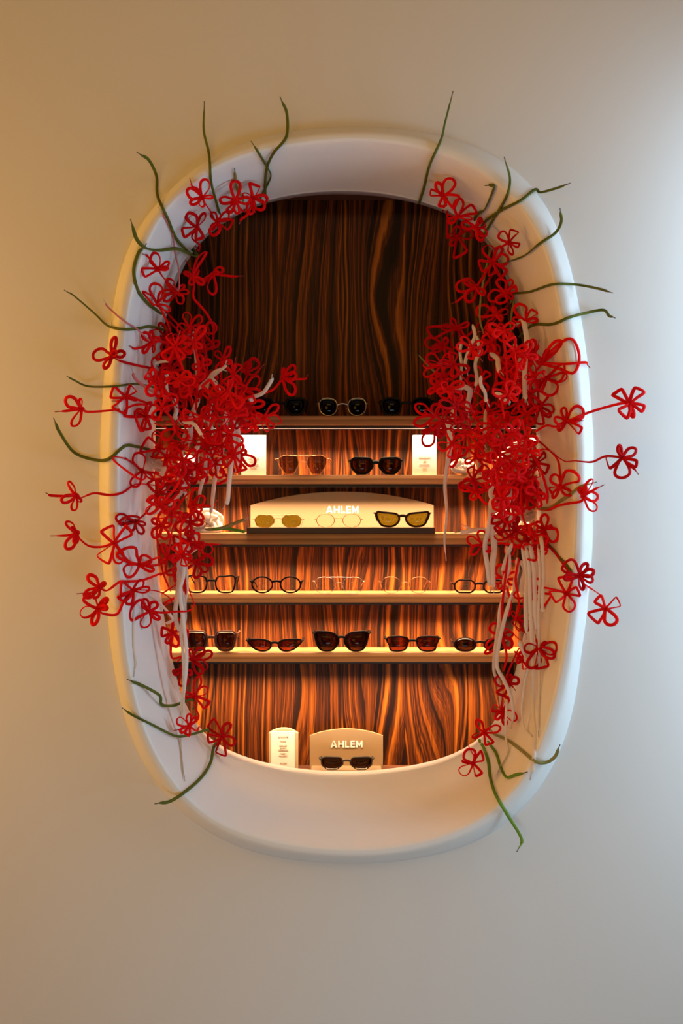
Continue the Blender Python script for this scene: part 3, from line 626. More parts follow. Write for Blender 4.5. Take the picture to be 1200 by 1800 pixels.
# ------------------------------------------------------------- lace flowers
# one line per flower: centre | petal tips x,y,width (f = squared-off loop) | stem points | tail points | label
# (positions read off the photo at the flower's own depth, then built as real loops around that centre)
FLOWERS = '''
355,347|363,314,.5 328,337,.6 335,358,.3 354,364,.35 375,347,.2|362,360 370,372|347,332 338,328 333,313|topmost left red flower, highest and furthest left on the upper reveal
413,351|412,319,.55 387,348,.5 400,369,.5f 417,376,.3 438,348,.45|420,365 430,372||red flower second from left along the top-left of the opening
445,348|447,325,.75f 469,351,.45 463,369,.4 438,375,.4 426,342,.4|442,365 448,373|436,375 424,385 420,394|red flower at the top left of the opening, nearest the bare wood
346,399|331,375,.5 360,375,.4 321,410,.45f 352,420,.6f|337,417 350,430 349,441||dark red flower below the topmost left one, on the reveal
382,390|401,376,.5 408,400,.55f 380,417,.5 370,402,.4 373,374,.4|378,396||dark red flower overlapping the opening's upper left corner
278,473|269,443,.55 250,479,.4f 296,461,.3 296,474,.3|284,484 291,492 305,505|259,450 250,446|red flower inside the curl of the dark green lace, upper left reveal
309,513|296,491,.45 287,514,.3 290,528,.35 320,533,.5 331,513,.3 324,501,.3|316,520||bunched red flower on the left edge of the opening above the large cluster
277,535|271,500,.55 254,531,.75f 286,512,.3 296,548,.35|287,552 300,583||red flower where the curled dark green lace ends
338,486|365,447,.2 324,478,.25 358,498,.35 336,500,.4 346,472,.3|341,501 340,523 354,540 366,556 375,578 373,615||red flower before the upper left wood with a long wavy stem
374,482|392,473,.45 376,516,.45 385,478,.3 362,494,.3|362,488 350,492|392,484 410,486 428,485|red flower over the dark wood with its tail pointing right, upper left
267,602|252,588,.55 265,580,.25 281,595,.4 254,622,.4 267,621,.25|280,600 296,602|250,610 237,613 228,608|dark crimson flower on the left reveal just under the straight green lace
197,625|163,621,.55 204,593,.35 184,647,.25 218,620,.45 205,618,.4|207,633 240,642 263,647||red flower on the far left rim with a spiky upright loop
278,657|273,626,.55 255,652,.6f 263,673,.35 292,665,.3|285,665||red flower on the left reveal behind the spiky rim flower's stem
222,698|199,688,.65f 235,682,.6f 211,719,.75f 240,702,.2|240,702 257,708 278,714|210,705 196,705|four-loop red flower on the left reveal above the flower with a straight stem
257,731|228,713,.6 241,720,.35 234,744,.6f 257,755,.65f 279,737,.2 268,709,.35|270,735 285,738||red flower with squared loops on the left reveal, right of the four-loop one
143,719|117,697,.5 142,701,.25 127,747,.45|155,724 187,722 210,719|120,722 96,724|red flower far left on the wall beside the rim, upper of the side three
250,828|241,796,.6 211,838,.6f 234,853,.4 268,842,.3|262,830 280,832|235,815 220,804|large red flower on the left reveal with a wide pointed lower loop
281,787|249,779,.55f 263,802,.5 271,759,.5 290,769,.45|290,790||red flower at the left lip of the opening between the two upper shelves
134,871|122,846,.35 106,877,.4 127,894,.35 142,882,.3|142,875 165,867 192,870 215,866 240,851|112,872 89,871 80,866|red flower far left on the wall on a long wavy stem, at third shelf height
135,937|116,918,.4 117,965,.45 126,928,.35 132,955,.35|140,947 157,960 180,961 197,955|120,941 88,942|red flower far left on the wall with its tail pointing left, below the long-stemmed one
201,955|188,928,.6f 227,931,.5f 180,986,.75f 212,989,.4|215,975 240,992||large orange-red four-loop flower on the left rim
238,917|220,901,.6 207,909,.2 216,929,.3 249,938,.45 256,922,.3|255,903 270,885 300,868||dark red flower on the left reveal above the large orange-red one
245,992|216,975,.55 263,979,.6 221,1008,.55 268,1000,.3|270,994 282,991||neat four-loop red flower on the left reveal below the large orange-red one
175,1033|156,1012,.4 184,1024,.35 148,1047,.4 165,1050,.4|188,1038 210,1023 223,1022 250,1020 282,1008|160,1042 134,1044|upper red flower of the touching pair on the wall at lower left
172,1069|140,1077,.65 151,1048,.5 163,1098,.4 188,1068,.35 187,1053,.25|180,1078 205,1080 217,1058 230,1045||lower red flower of the touching pair on the wall at lower left
234,1038|213,1032,.65f 213,1050,.5f 225,1062,.5 252,1022,.5 262,1036,.35|245,1037 280,1040 302,1056||red flower on the left reveal behind the arched white lace
262,1074|273,1058,.55 252,1055,.5 232,1073,.55 252,1103,.55 280,1088,.3|285,1077 310,1075 330,1074 341,1064 335,1045 322,1023||red flower inside the arched white lace on the left reveal
303,1112|316,1090,.6 283,1110,.65f 328,1118,.65f 294,1129,.4 311,1136,.5|300,1140 303,1157 320,1154||bright red flower on the left edge of the opening beside the lowest shelf
338,1159|334,1140,.3 372,1149,.35 356,1137,.45 367,1170,.55 355,1185,.4|330,1160||bright red flower under the brown sunglasses, left end of the lowest shelf
321,1176|306,1184,.4f 322,1167,.35 321,1204,.5 338,1185,.35|318,1180||small bunched red flower on the lower left edge just below the lowest shelf
341,1224|365,1212,.55 364,1240,.5f 322,1217,.35 327,1231,.4 350,1190,.3|344,1245 349,1258||red flower against the lower left wood above the two lowest flowers
332,1276|311,1264,.6 332,1255,.4 348,1261,.35 327,1292,.5f 317,1287,.35|345,1285|318,1282 305,1284|left one of the two lowest red flowers on the left side
391,1295|368,1270,.5f 367,1297,.55f 402,1271,.45 415,1303,.55 385,1326,.6f|380,1310||lowest left red flower where a long green lace starts downward
318,787|297,775,.4 303,803,.45 343,764,.35 334,790,.4|325,780||@L
292,803|272,797,.5 307,828,.5 315,785,.5 292,830,.45|298,800||@L
337,828|318,812,.5 315,838,.35 363,845,.4f 338,850,.5 350,826,.3|340,820||@L
365,815|385,807,.3 393,846,.55f 398,818,.4 350,790,.45 345,832,.4|355,805||red flower with a deep pointed loop hanging over the second shelf edge, left
422,798|444,820,.6 412,828,.5 401,798,.4 388,801,.3 412,782,.4 434,791,.4|410,785 390,770||red flower in front of the white card on the second shelf, left cluster
464,733|487,712,.35 492,743,.45 482,751,.4 472,759,.3 450,729,.35|450,745 430,750||red flower at the left end of the top shelf, right tip of the left cluster
413,724|434,713,.4 448,726,.5 438,741,.4 423,759,.45 398,727,.45 402,739,.35|400,730||red flower just left of the black sunglasses on the top shelf
428,685|407,669,.5 456,665,.55 458,692,.35 423,699,.3 447,704,.4|410,695 385,705||bright red flower above the left end of the top shelf, over the dark wood
434,655|434,637,.55 450,634,.5 425,648,.3|430,670 415,690|445,660 465,640|small red double-loop flower highest over the dark wood on the left
497,664|517,643,.4 521,661,.55 516,694,.4 499,648,.3|492,671 478,686 456,692 430,697|515,666 536,666 542,658|red flower reaching furthest right from the left cluster, above the top shelf
334,890|345,858,.45 360,876,.5 354,895,.5 358,912,.3|330,905|350,888 374,889 382,879|red flower at the left end of the third shelf opening with stacked round loops
348,960|377,964,.5 344,937,.5f 352,985,.3 336,960,.3|342,965|365,957 396,957|red flower at the left end of the third shelf edge, below the white bundle
346,987|373,985,.5 363,1004,.5 342,1013,.5 327,999,.4|340,985||red flower above the square black eyeglasses, left end of the fourth shelf
317,1009|303,1000,.4 329,1018,.4 323,996,.35 311,1022,.35 305,1013,.3|318,1015 322,1040||small red flower over the white laces left of the square black eyeglasses
333,575|311,577,.6 327,550,.4 353,558,.45 323,596,.35|333,590||@L
352,613|361,575,.65 382,597,.35 360,632,.35 332,617,.35|345,612||@L
322,622|302,596,.6 315,634,.4 294,607,.3 336,610,.4|320,630||@L
392,632|402,609,.4 403,641,.4 381,651,.3 378,618,.35|388,650 390,700||@L
778,344|793,313,.6 766,320,.3 756,339,.5f 777,363,.55f 804,356,.65f|785,350||topmost right red flower on the reveal, beside the upright green lace
804,381|808,349,.5 833,371,.5f 829,387,.3 789,391,.45 786,374,.4|800,384||red flower across the opening's edge, second from the top on the right
835,400|843,385,.3 851,391,.6f 855,412,.5 844,424,.5 812,394,.4|826,400||dark red flower at the upper right corner of the opening
804,417|802,398,.6 830,413,.55 810,450,.55f 788,414,.4 790,430,.4|790,417 786,415 786,373||dark red flower hanging inside the upper right of the wood panel
894,426|879,410,.7 905,407,.6f 912,430,.5f 902,447,.45|880,434 868,437||red flower on the right reveal between the two long green laces
866,461|852,435,.6 881,434,.35 892,452,.65 843,468,.8f 866,485,.5f 885,482,.4f|860,470 852,482 838,503||glossy red flower on the right lip of the opening with pink-lit loops
837,505|803,500,.6 818,488,.4 818,529,.5 848,521,.4|845,512|818,518 803,530 793,534|red flower inside the upper right wood with its tail pointing down left
888,515|877,492,.55 898,492,.35 907,507,.4f 858,522,.55 877,535,.5 900,524,.4|884,522||red flower at the right lip where a dark green lace starts
870,553|839,541,.65 893,546,.35 882,562,.4f 866,540,.35|866,560 857,566 850,585||red flower with long sideways loops just above the right cluster
923,564|909,535,.5 940,547,.5f 943,564,.3 902,560,.4|915,570||red flower on the right reveal at the start of the hooked green lace
802,577|793,562,.3 822,568,.25 778,573,.45 757,592,.5f 800,613,.5|810,580 826,587||red flower on the upper left edge of the right cluster
779,609|745,599,.4 760,616,.45 785,595,.4 791,626,.5|785,615|768,604 757,608|red flower with wide left loop at the left edge of the right cluster
775,640|748,628,.6 792,628,.5 743,643,.35 746,661,.4 771,659,.4|785,645||coiled red flower at the left edge of the right cluster above the top shelf
763,731|730,712,.5 763,710,.6 727,743,.4 745,722,.3|775,727 795,718||red flower in front of the right end of the top shelf's dark sunglasses
762,753|747,784,.5 782,753,.35 772,769,.35 742,757,.3|775,750|780,760 796,764|red flower hanging over the white printed card on the second shelf
770,679|755,693,.35 787,701,.4 760,665,.45 786,668,.4|785,682||@R
812,713|793,700,.65 820,731,.4 820,696,.4 835,718,.35|825,715||@R
803,804|803,782,.7 792,794,.5 820,788,.5 788,818,.5|812,806||bright red looped flower right of the white printed card
938,621|935,598,.4 926,607,.45 950,636,.35 925,630,.4|930,630|945,612 947,597|red flower on the right reveal under the white lace fold
953,638|985,607,.25 963,615,.3 1005,621,.6 940,625,.4|940,655 925,678|990,640 1028,637 1037,647|glossy pink-red flower on the right reveal with its tail over the bright rim
960,665|988,651,.45 996,667,.3 971,697,.6 943,674,.4 947,684,.4|950,655||red flower with a long hanging loop on the right reveal beneath the glossy one
947,715|955,692,.6f 973,722,.5 967,733,.35 948,746,.45f 930,741,.5|935,715||red flower with pink-lit loops at the right edge of the cluster, top shelf height
995,740|992,718,.35 1023,720,.5 975,740,.5 982,756,.35 1017,756,.35f|977,750 960,748 942,758|1010,742 1025,739|red flower on the inner side of the bright right rim
1106,710|1084,690,.6f 1125,686,.55f 1128,721,.5f 1113,733,.2 1092,731,.6f|1092,709 1060,717 1032,726 1010,735 990,745||upper of the two red flowers far right on the wall, on a straight stem
1093,804|1089,784,.25 1118,789,.4 1120,815,.4f 1096,838,.65 1066,813,.7f|1064,802 1040,812 1010,810 993,811 973,798 951,779 935,765|1105,817 1114,824 1122,834|lower of the two red flowers far right on the wall, on a long wavy stem
1025,872|1041,843,.25 1029,852,.35 1053,869,.6 1047,895,.4 1019,857,.4|1021,881 999,885 980,889 964,896|1045,860 1062,852|red flower over the right rim at third shelf height beside a green lace
984,855|973,835,.6 1010,839,.5 966,863,.45f 973,875,.3 1001,873,.4|984,840 980,809 960,790||red flower on the right reveal just inside the rim, left of the green lace
940,815|907,816,.6 957,798,.4f 963,827,.5f 930,840,.3|930,780 923,750 920,735||large red flower before the big white lace bundle on the right
923,856|897,845,.5 942,847,.4 948,876,.5 908,838,.4 915,880,.4|925,840||crimson pink-lit flower below the big white lace bundle
877,813|858,800,.5 900,806,.45 893,828,.5 868,832,.4|875,800||@R
835,863|808,858,.35 832,879,.45 870,880,.6 818,843,.5|845,850||red flower with one large round loop hanging below the second shelf on the right
847,957|849,932,.55 822,946,.45 826,972,.4 861,970,.3 858,948,.35|862,962 885,955||red flower at the right end of the third shelf edge
897,943|878,918,.5f 866,940,.5 898,976,.5 917,925,.35 912,955,.35|905,935||red flower before the small white lace bundle at the right end of the third shelf
930,953|941,975,.5 916,958,.4 951,934,.45 955,958,.4 928,930,.4|920,945||red flower below the white lace bundle at the right lip
956,930|958,905,.5 970,924,.4f 979,947,.55 955,967,.35 943,918,.4|945,935||red flower on the right reveal beside the white lace bundle
887,1018|879,995,.6 869,1022,.5 877,1034,.4 908,1007,.4 905,1025,.4|890,1005 895,985||red flower over the narrow dark rectangular eyeglasses
938,1043|944,1016,.6f 929,1032,.35 903,1047,.3 960,1058,.75f 922,1063,.4|920,1040||red flower before the hanging white laces right of the fourth shelf
995,1043|996,1013,.65f 970,1050,.75f 1002,1075,.6 1016,1040,.6f|980,1038 957,1033 940,1030||red flower on the right rim, lower of the pair near the green laces
1018,1012|995,993,.6 991,1015,.35 1031,990,.35 1043,1004,.45 1041,1025,.4 1025,1038,.25|1000,1005 985,985 965,962||red flower on the right rim, upper of the pair over the green laces
1064,1070|1048,1052,.55f 1088,1057,.55f 1079,1097,.6 1043,1090,.75f|1057,1049 1042,1037 1028,1028||single four-loop red flower lowest on the wall to the right
908,1088|922,1068,.6 934,1086,.4 928,1106,.45f 899,1075,.4 911,1110,.4|900,1095||bright red flower right of the lowest shelf's oval sunglasses, upper one
884,1117|865,1096,.6 858,1139,.35 897,1139,.5 903,1112,.4 849,1144,.2|890,1105||bright red flower overlapping the oval tortoise sunglasses
946,1137|957,1128,.3 977,1141,.45 975,1161,.25 952,1174,.55f 929,1172,.5 922,1140,.5|935,1150|943,1128 940,1115|crimson flower on the lower right reveal before the pale laces
916,1160|905,1160,.4f 922,1176,.5f 912,1145,.35|905,1145||small folded red flower on the lower right lip
895,1200|911,1192,.55 872,1196,.5 876,1218,.45f 900,1185,.3|890,1190 900,1165 912,1140|900,1206 906,1214|red flower on the lower right lip above the three lowest right ones
884,1251|890,1224,.5f 866,1245,.5f 911,1260,.5 869,1265,.3 888,1272,.25|880,1240||third lowest red flower on the right lip
851,1288|836,1267,.45 879,1278,.45 831,1296,.3 860,1307,.65f|858,1280||second lowest red flower on the right lip, where three green laces start
831,1342|819,1317,.6 849,1328,.65f 842,1362,.5f 811,1359,.55 813,1339,.3|835,1335||lowest right red flower on the white reveal below the opening
'''
def drape(P, gap=.005, skip=0):
    """slide points towards the eye until the strand clears the wall, surround and shelves"""
    P = [p.copy() for p in P]; n = len(P); lim = []
    for i, p in enumerate(P):
        h = BVH.ray_cast(EYE, (p-EYE).normalized()) if i >= skip else (None,)
        lim.append(h[0].y-gap if h[0] is not None else 9.)
    Y = [min(p.y, l) for p, l in zip(P, lim)]
    for _ in range(8):
        Y = [Y[i] if i < skip or i == 0 or i == n-1 else min(lim[i], Y[i], (Y[i-1]+2*Y[i]+Y[i+1])/4) for i in range(n)]
    return [EYE+(p-EYE)*((D0+y)/(D0+p.y)) for p, y in zip(P, Y)]
RND = random.Random(11)
REDS = ['red', 'red', 'red2', 'red3']
def petal(C0, T, wr, fan, R, thick):
    d = T-C0; L = d.length
    if L < 1e-4: return None
    ax = d/L; pr = ax.cross(Vector((0, 1, 0)))
    if pr.length < 1e-3: pr = Vector((1, 0, 0))
    pr.normalize(); nr = pr.cross(ax)
    tilt = R.uniform(-.55, .55); pr = pr*math.cos(tilt)+nr*math.sin(tilt); nr = pr.cross(ax)
    W = wr*L*R.uniform(.95, 1.25); bend = R.uniform(-.28, .28)*L
    j = lambda a: a*R.uniform(.88, 1.12)
    if fan:
        K = [(.0, .04), (.45, j(.30)), (.88, j(.50)), (.97, j(.42)), (.99, j(.05)), (.97, -j(.42)), (.86, -j(.50)), (.45, -j(.28)), (.0, -.04)]
    else:
        K = [(.0, .04), (.30, j(.30)), (.62, j(.50)), (.88, j(.40)), (1., 0), (.88, -j(.38)), (.62, -j(.50)), (.30, -j(.28)), (.0, -.04)]
    sk = R.uniform(-.12, .12)
    P = [C0+ax*(L*(a+sk*b*(1 if a > .3 else 0)))+pr*(W*b)+nr*(bend*math.sin(a*2.2)) for a, b in K]
    P = drape(catmull(P, 3), .004)
    ph = R.uniform(-.7, .7)
    return sweep(P, thick*R.uniform(.85, 1.1), .0026, phi=ph, twist=R.uniform(-1.6, 1.6))
def knot_mesh(c, R, th):
    b = MB()
    for k in range(2):
        a = R.uniform(0, PI); r = .0048
        e1 = Vector((math.cos(a), R.uniform(-.4, .4), math.sin(a))).normalized(); e2 = e1.cross(Vector((R.uniform(-.5, .5), 1, R.uniform(-.5, .5)))).normalized()
        P = [c+e1*(r*math.cos(2*PI*i/9))+e2*(r*.75*math.sin(2*PI*i/9)) for i in range(9)]
        b.add(*sweep(P, th, .003, phi=R.uniform(0, 2), closed=True))
    return b
def lace_end(P): return P
def aglet(b0, b1, mat, parent, r=.0011):
    v, f = sweep([b0, b0.lerp(b1, .5), b1], r*2, r*2, k=5)
    return fix(link('aglet', v, f, M[mat], parent))
def depth_for(px, py, R):
    rr, ro, _ = opening_r(px, py)
    over = (rr-ro)                       # metres outside the opening
    y = .105-over*1.75
    return max(-.125, min(.15, y))+R.uniform(-.022, .022)
NFL = 0
def flower(cx, cy, tips, stem, tail, label, group=None, Y=None, seed=None, dense=False):
    global NFL
    NFL += 1
    R = random.Random(seed if seed is not None else int(cx*7+cy*13))
    if Y is None: Y = depth_for(cx, cy, R)
    c = place(cx, cy, Y, .014); Y = c.y
    root = empty('lace_flower', c); tag(root, label, 'lace flower', group)
    mat = M[REDS[R.randrange(4)]]
    th = R.uniform(.0068, .0084)
    knot_mesh(c, R, th*.8).link('knot', mat, root, smooth=True)
    for x, y, wr, fan in tips:
        T = place(x, y, Y+R.uniform(-.020, .014), .008)
        r = petal(c, T, wr, fan, R, th)
        if r: fix(link('petal', r[0], r[1], mat, root))
    if stem is not None:
        P = [c+Vector((0, .003, 0))]
        end = stem[-1] if stem else (cx, cy)
        rp = root_pt(*end)
        n = len(stem)
        for i, (x, y) in enumerate(stem):
            P.append(place(x, y, Y+(.165-Y)*((i+1)/(n+1))**1.2 if not dense else Y+.02, .008))
        if (P[-1]-rp).length > .012 and (P[-1]-rp).length < .16: P.append(rp)
        tk = (P[-1]-rp).length < 1e-6
        if len(P) < 3: P.insert(1, P[0].lerp(P[-1], .5)+Vector((R.uniform(-.008, .008), 0, R.uniform(-.008, .008))))
        Q = drape(catmull(P, 5)[::-1], .005, 6 if tk else 0)[::-1]
        v, f = sweep(Q, th*.82, .0026, phi=R.uniform(-.6, .6), twist=R.uniform(-2, 2))
        fix(link('stem', v, f, mat, root))
    if tail:
        P = [c]+[place(x, y, Y-.006*(i+1), .008) for i, (x, y) in enumerate(tail)]
        e = P[-1]; s = P[-2]
        k = e.lerp(s, min(.6, .013/max(1e-4, (e-s).length)))
        P[-1] = k
        v, f = sweep(drape(catmull(P, 4)), th*.8, .0024, phi=R.uniform(-.5, .5), twist=R.uniform(-1, 1), wf=lambda t: 1-.45*max(0, t-.7)/.3)
        tl = fix(link('lace_end', v, f, mat, root))
        ag = aglet(k, e, 'aglet_red', root)
    return root
def prs(s):
    out = []
    for q in s.split():
        a = q.split(','); out.append((float(a[0]), float(a[1])))
    return out
TRACED = []
GL = 'red lace flowers tangled in the heart of the left cluster'
GR = 'red lace flowers tangled in the heart of the right cluster'
LL = 'red lace flower tangled in the thick of the left cluster'
LR = 'red lace flower tangled in the thick of the right cluster'
for ln in FLOWERS.strip().split('\n'):
    c_, t_, s_, q_, lb = ln.split('|')
    cx, cy = map(float, c_.split(','))
    tips = []
    for q in t_.split():
        a = q.split(','); fan = a[2].endswith('f'); tips.append((float(a[0]), float(a[1]), float(a[2].rstrip('f')), fan))
    grp = None
    if lb == '@L': lb, grp = LL, GL
    if lb == '@R': lb, grp = LR, GR
    TRACED.append((cx, cy))
    flower(cx, cy, tips, prs(s_), prs(q_), lb, grp or 'red lace flowers round the niche')

# flowers of the two dense clusters, each its own loops
def inpoly(x, y, P):
    r = False; j = len(P)-1
    for i in range(len(P)):
        if (P[i][1] > y) != (P[j][1] > y) and x < (P[j][0]-P[i][0])*(y-P[i][1])/(P[j][1]-P[i][1])+P[i][0]: r = not r
        j = i
    return r
POLL = [(290,590),(330,575),(385,590),(405,630),(455,660),(460,700),(455,750),(420,800),(385,850),(360,880),(345,930),(330,990),(295,1000),(280,950),(265,880),(272,800),(265,740),(262,690),(275,640)]
POLR = [(775,590),(840,590),(900,575),(935,640),(948,720),(940,790),(945,860),(955,930),(935,985),(900,985),(885,930),(868,875),(820,840),(795,790),(775,740),(770,660)]
for poly, lab, grp, N, seed in ((POLL, LL, GL, 48, 5), (POLR, LR, GR, 54, 9)):
    R = random.Random(seed); xs = [p[0] for p in poly]; ys = [p[1] for p in poly]; placed = []; tries = 0
    while len(placed) < N and tries < 6000:
        tries += 1
        x, y = R.uniform(min(xs), max(xs)), R.uniform(min(ys), max(ys))
        if not inpoly(x, y, poly): continue
        if any((x-a)**2+(y-b_)**2 < 15**2 for a, b_ in placed): continue
        if any((x-a)**2+(y-b_)**2 < 11**2 for a, b_ in TRACED): continue
        placed.append((x, y))
        n = R.choice([4, 4, 5]); a0 = R.uniform(0, 2*PI); tips = []
        sq = R.uniform(.45, 1.); sa = R.uniform(0, PI)
        for k in range(n):
            a = a0+2*PI*(k+R.uniform(-.2, .2))/n; L = R.uniform(20, 33)
            dx, dy = math.cos(a)*L, math.sin(a)*L
            u_ = dx*math.cos(sa)+dy*math.sin(sa); v_ = (-dx*math.sin(sa)+dy*math.cos(sa))*sq
            tips.append((x+u_*math.cos(sa)-v_*math.sin(sa), y+u_*math.sin(sa)+v_*math.cos(sa), R.uniform(.35, .6), R.random() < .35))
        Y = R.uniform(-.05, .15)
        hub = (350, 800) if poly is POLL else (880, 780)
        st = [] if R.random() < .3 else [(x+(hub[0]-x)*.25+R.uniform(-10, 10), y+(hub[1]-y)*.25+R.uniform(-10, 10)), (x+(hub[0]-x)*.5+R.uniform(-12, 12), y+(hub[1]-y)*.5+R.uniform(-12, 12))]
        tl = []
        if R.random() < .3:
            a = R.uniform(0, 2*PI); tl = [(x+12*math.cos(a), y+12*math.sin(a)), (x+30*math.cos(a), y+30*math.sin(a))]
        flower(x, y, tips, st, tl, lab, grp, Y=Y, seed=R.randrange(10**6), dense=True)

# ------------------------------------------------------------- single laces
def lace(name, label, cat, pts, mat, wpx, Y0, Y1, tuck=True, ag='aglet', group=None, phi=0., twist=0., th=.0022, start='root', ends=0, wav=None, taper=True):
    """pts run from the tucked end to the free end; Y0/Y1 depth at both ends"""
    n = len(pts); P = []
    for i, (x, y) in enumerate(pts):
        t = i/(n-1); P.append(place(x, y, Y0+(Y1-Y0)*t, .006))
    root = empty(name, P[0]); tag(root, label, cat, group)
    Q = list(P)
    if tuck:
        r = root_pt(*pts[0])
        if (r-P[0]).length < .2: Q.insert(0, r)
    e = Q[-1]; s = Q[-2]; k = e.lerp(s, min(.7, .015/max(1e-4, (e-s).length))) if ag else e
    Q[-1] = k
    w_ = wpx*(D0+(Y0+Y1)/2)/F
    m = drape(catmull(Q, 6), .005, 7 if (tuck and len(Q) > n) else 0)
    if ag:
        dlt = m[-1]-k; k = k+dlt; e = e+dlt
    v, f = sweep(m, w_, th, phi=phi, twist=twist, wf=(lambda t: (1-.55*max(0, t-.94)/.06)*(1-.7*max(0, .08-t)/.08 if not tuck else 1)) if taper else None)
    fix(link('lace_band', v, f, M[mat], root))
    if ag: aglet(k, e, ag, root, .0009 if wpx < 5 else .0011)
    return root
GREENS = [
 ('385,372 380,355 371,320 367,270 358,230 359,178', 'green', 4.6, 'tall straight dark green lace rising from the top left flowers'),
 ('466,342 468,300 480,270 503,240 504,200 492,170', 'green', 4.8, 'long S-curved dark green lace, highest at the top left'),
 ('458,347 470,325 476,308 468,292 455,270 441,248', 'green', 4.0, 'short dark green lace crossing the tall S-curved one'),
 ('335,447 310,420 295,385 277,345 275,310 262,282 240,267', 'green', 4.8, 'dark green lace with a pale tip over the upper left rim'),
 ('347,451 330,445 310,437 280,440 255,435 240,420 229,385', 'green', 6.2, 'thick olive green lace bending up over the left rim, upper left'),
 ('275,545 262,535 242,510 235,475 243,445 258,428', 'green', 5.5, 'dark green lace curled in a half circle on the upper left reveal'),
 ('295,581 265,574 245,577 220,579 190,573 165,550 130,520 113,510', 'green', 4.6, 'dark green lace slanting up over the left wall, third longest there'),
 ('275,682 240,675 200,679 155,679 130,668 117,661', 'green', 3.2, 'thin level dark green lace over the left rim above the side flowers'),
 ('240,785 220,784 190,807 165,808 130,795 105,760 94,735', 'green', 5.0, 'dark green lace dipping in a deep bow over the left wall'),
 ('345,1238 335,1230 305,1240 284,1238 280,1222 250,1205 223,1194', 'green', 4.8, 'kinked green lace on the lower left reveal, upper of the lower three'),
 ('365,1282 340,1290 310,1294 270,1275 235,1258 214,1244', 'green', 4.4, 'green lace on the lower left reveal, middle of the lower three'),
 ('375,1315 370,1340 355,1365 330,1388 300,1408 272,1413', 'green', 5.2, 'green lace hanging from the lowest left flower over the rim'),
 ('738,352 745,330 755,290 775,245 782,215 796,160', 'green', 4.6, 'long upright green lace at the top right of the opening'),
 ('838,377 850,370 860,350 868,328 862,326 852,326', 'green', 5.2, 'short green lace with a hooked tip on the upper right reveal'),
 ('852,410 870,380 890,345 896,315 886,276', 'green', 4.2, 'green lace curving up over the upper right rim, crossing a longer one'),
 ('852,390 880,370 915,352 940,333 950,338 980,330 1002,322', 'green', 4.6, 'kinked green lace reaching right over the upper right rim'),
 ('885,463 920,450 945,430 975,410 986,390 984,366', 'green', 4.8, 'green lace ending upright over the right rim'),
 ('900,516 930,513 970,500 1010,500 1050,507 1077,515', 'green', 4.0, 'thin level green lace over the right rim, upper of the level two'),
 ('935,572 970,570 1000,558 1030,550 1060,545 1070,555 1081,559', 'green', 4.6, 'green lace with a hooked tip over the right rim, lower of the level two'),
 ('945,893 965,893 985,880 1000,870 1020,855 1049,847', 'olive', 5.0, 'olive lace slanting over the right rim at third shelf height'),
 ('765,655 745,635 729,617', 'olive', 3.6, 'short olive lace poking left out of the right cluster over the wood'),
 ('868,1290 890,1300 915,1318 940,1338 960,1340 975,1330 984,1309', 'olive', 5.4, 'olive lace bending up at its end on the lower right rim'),
 ('862,1310 872,1325 880,1350 890,1366 905,1362 927,1357', 'green2', 4.6, 'short green lace turned up beside the lowest right flower'),
 ('850,1315 858,1340 861,1365 870,1395 890,1430 912,1465 917,1480 908,1497', 'green2', 5.2, 'bright green lace, the lowest of all, hanging over the bottom right rim'),
 ('425,345 418,335 414,315 412,296', 'olive', 4.6, 'short pale green lace standing up behind the top left flowers'),
]
for p, m, wpx, lab in GREENS:
    pts = prs(p); x, y = pts[-1]
    rr, ro, _ = opening_r(x, y); R = random.Random(int(x*3+y))
    Y1 = max(-.10, .13-(rr-ro)*1.3)
    lace('green_lace', lab, 'shoelace', pts, m, wpx*1.2, .165, Y1, ag='aglet_dark', group='green laces round the niche', phi=R.uniform(-.4, .4), twist=R.uniform(-1.1, 1.1), th=.0032)
lace('green_lace', 'olive lace hanging before the wood at the upper right, inside the opening', 'shoelace', prs('862,440 852,480 845,520 843,560 850,587'), 'olive', 4.5, .17, .13, twist=1.2, ag=None, group='green laces round the niche')
lace('green_lace', 'green blade-like lace beside the pair of flowers on the right rim', 'shoelace', prs('950,950 963,958 978,975 995,992 1006,1008'), 'green', 5.5, .15, .02, ag=None, group='green laces round the niche')
lace('green_lace', 'gold-green lace hanging just inside the right lip', 'shoelace', prs('903,525 899,550 897,575 903,598'), 'olive', 4.6, .17, .14, ag=None, group='green laces round the niche', twist=1.5)
lace('green_lace', 'yellow-green lace lying on the third shelf, its tip by the olive-lens glasses', 'shoelace', prs('360,931 385,929 410,921 425,915 440,909'), 'olive', 6.5, .235, .25, tuck=False, group='yellow-green laces on the third shelf')
lace('green_lace', 'short yellow-green lace end lying flat beside the wide display stand', 'shoelace', prs('372,931 395,929 415,932 431,935'), 'green2', 6.5, .235, .255, tuck=False, ag=None, group='yellow-green laces on the third shelf')

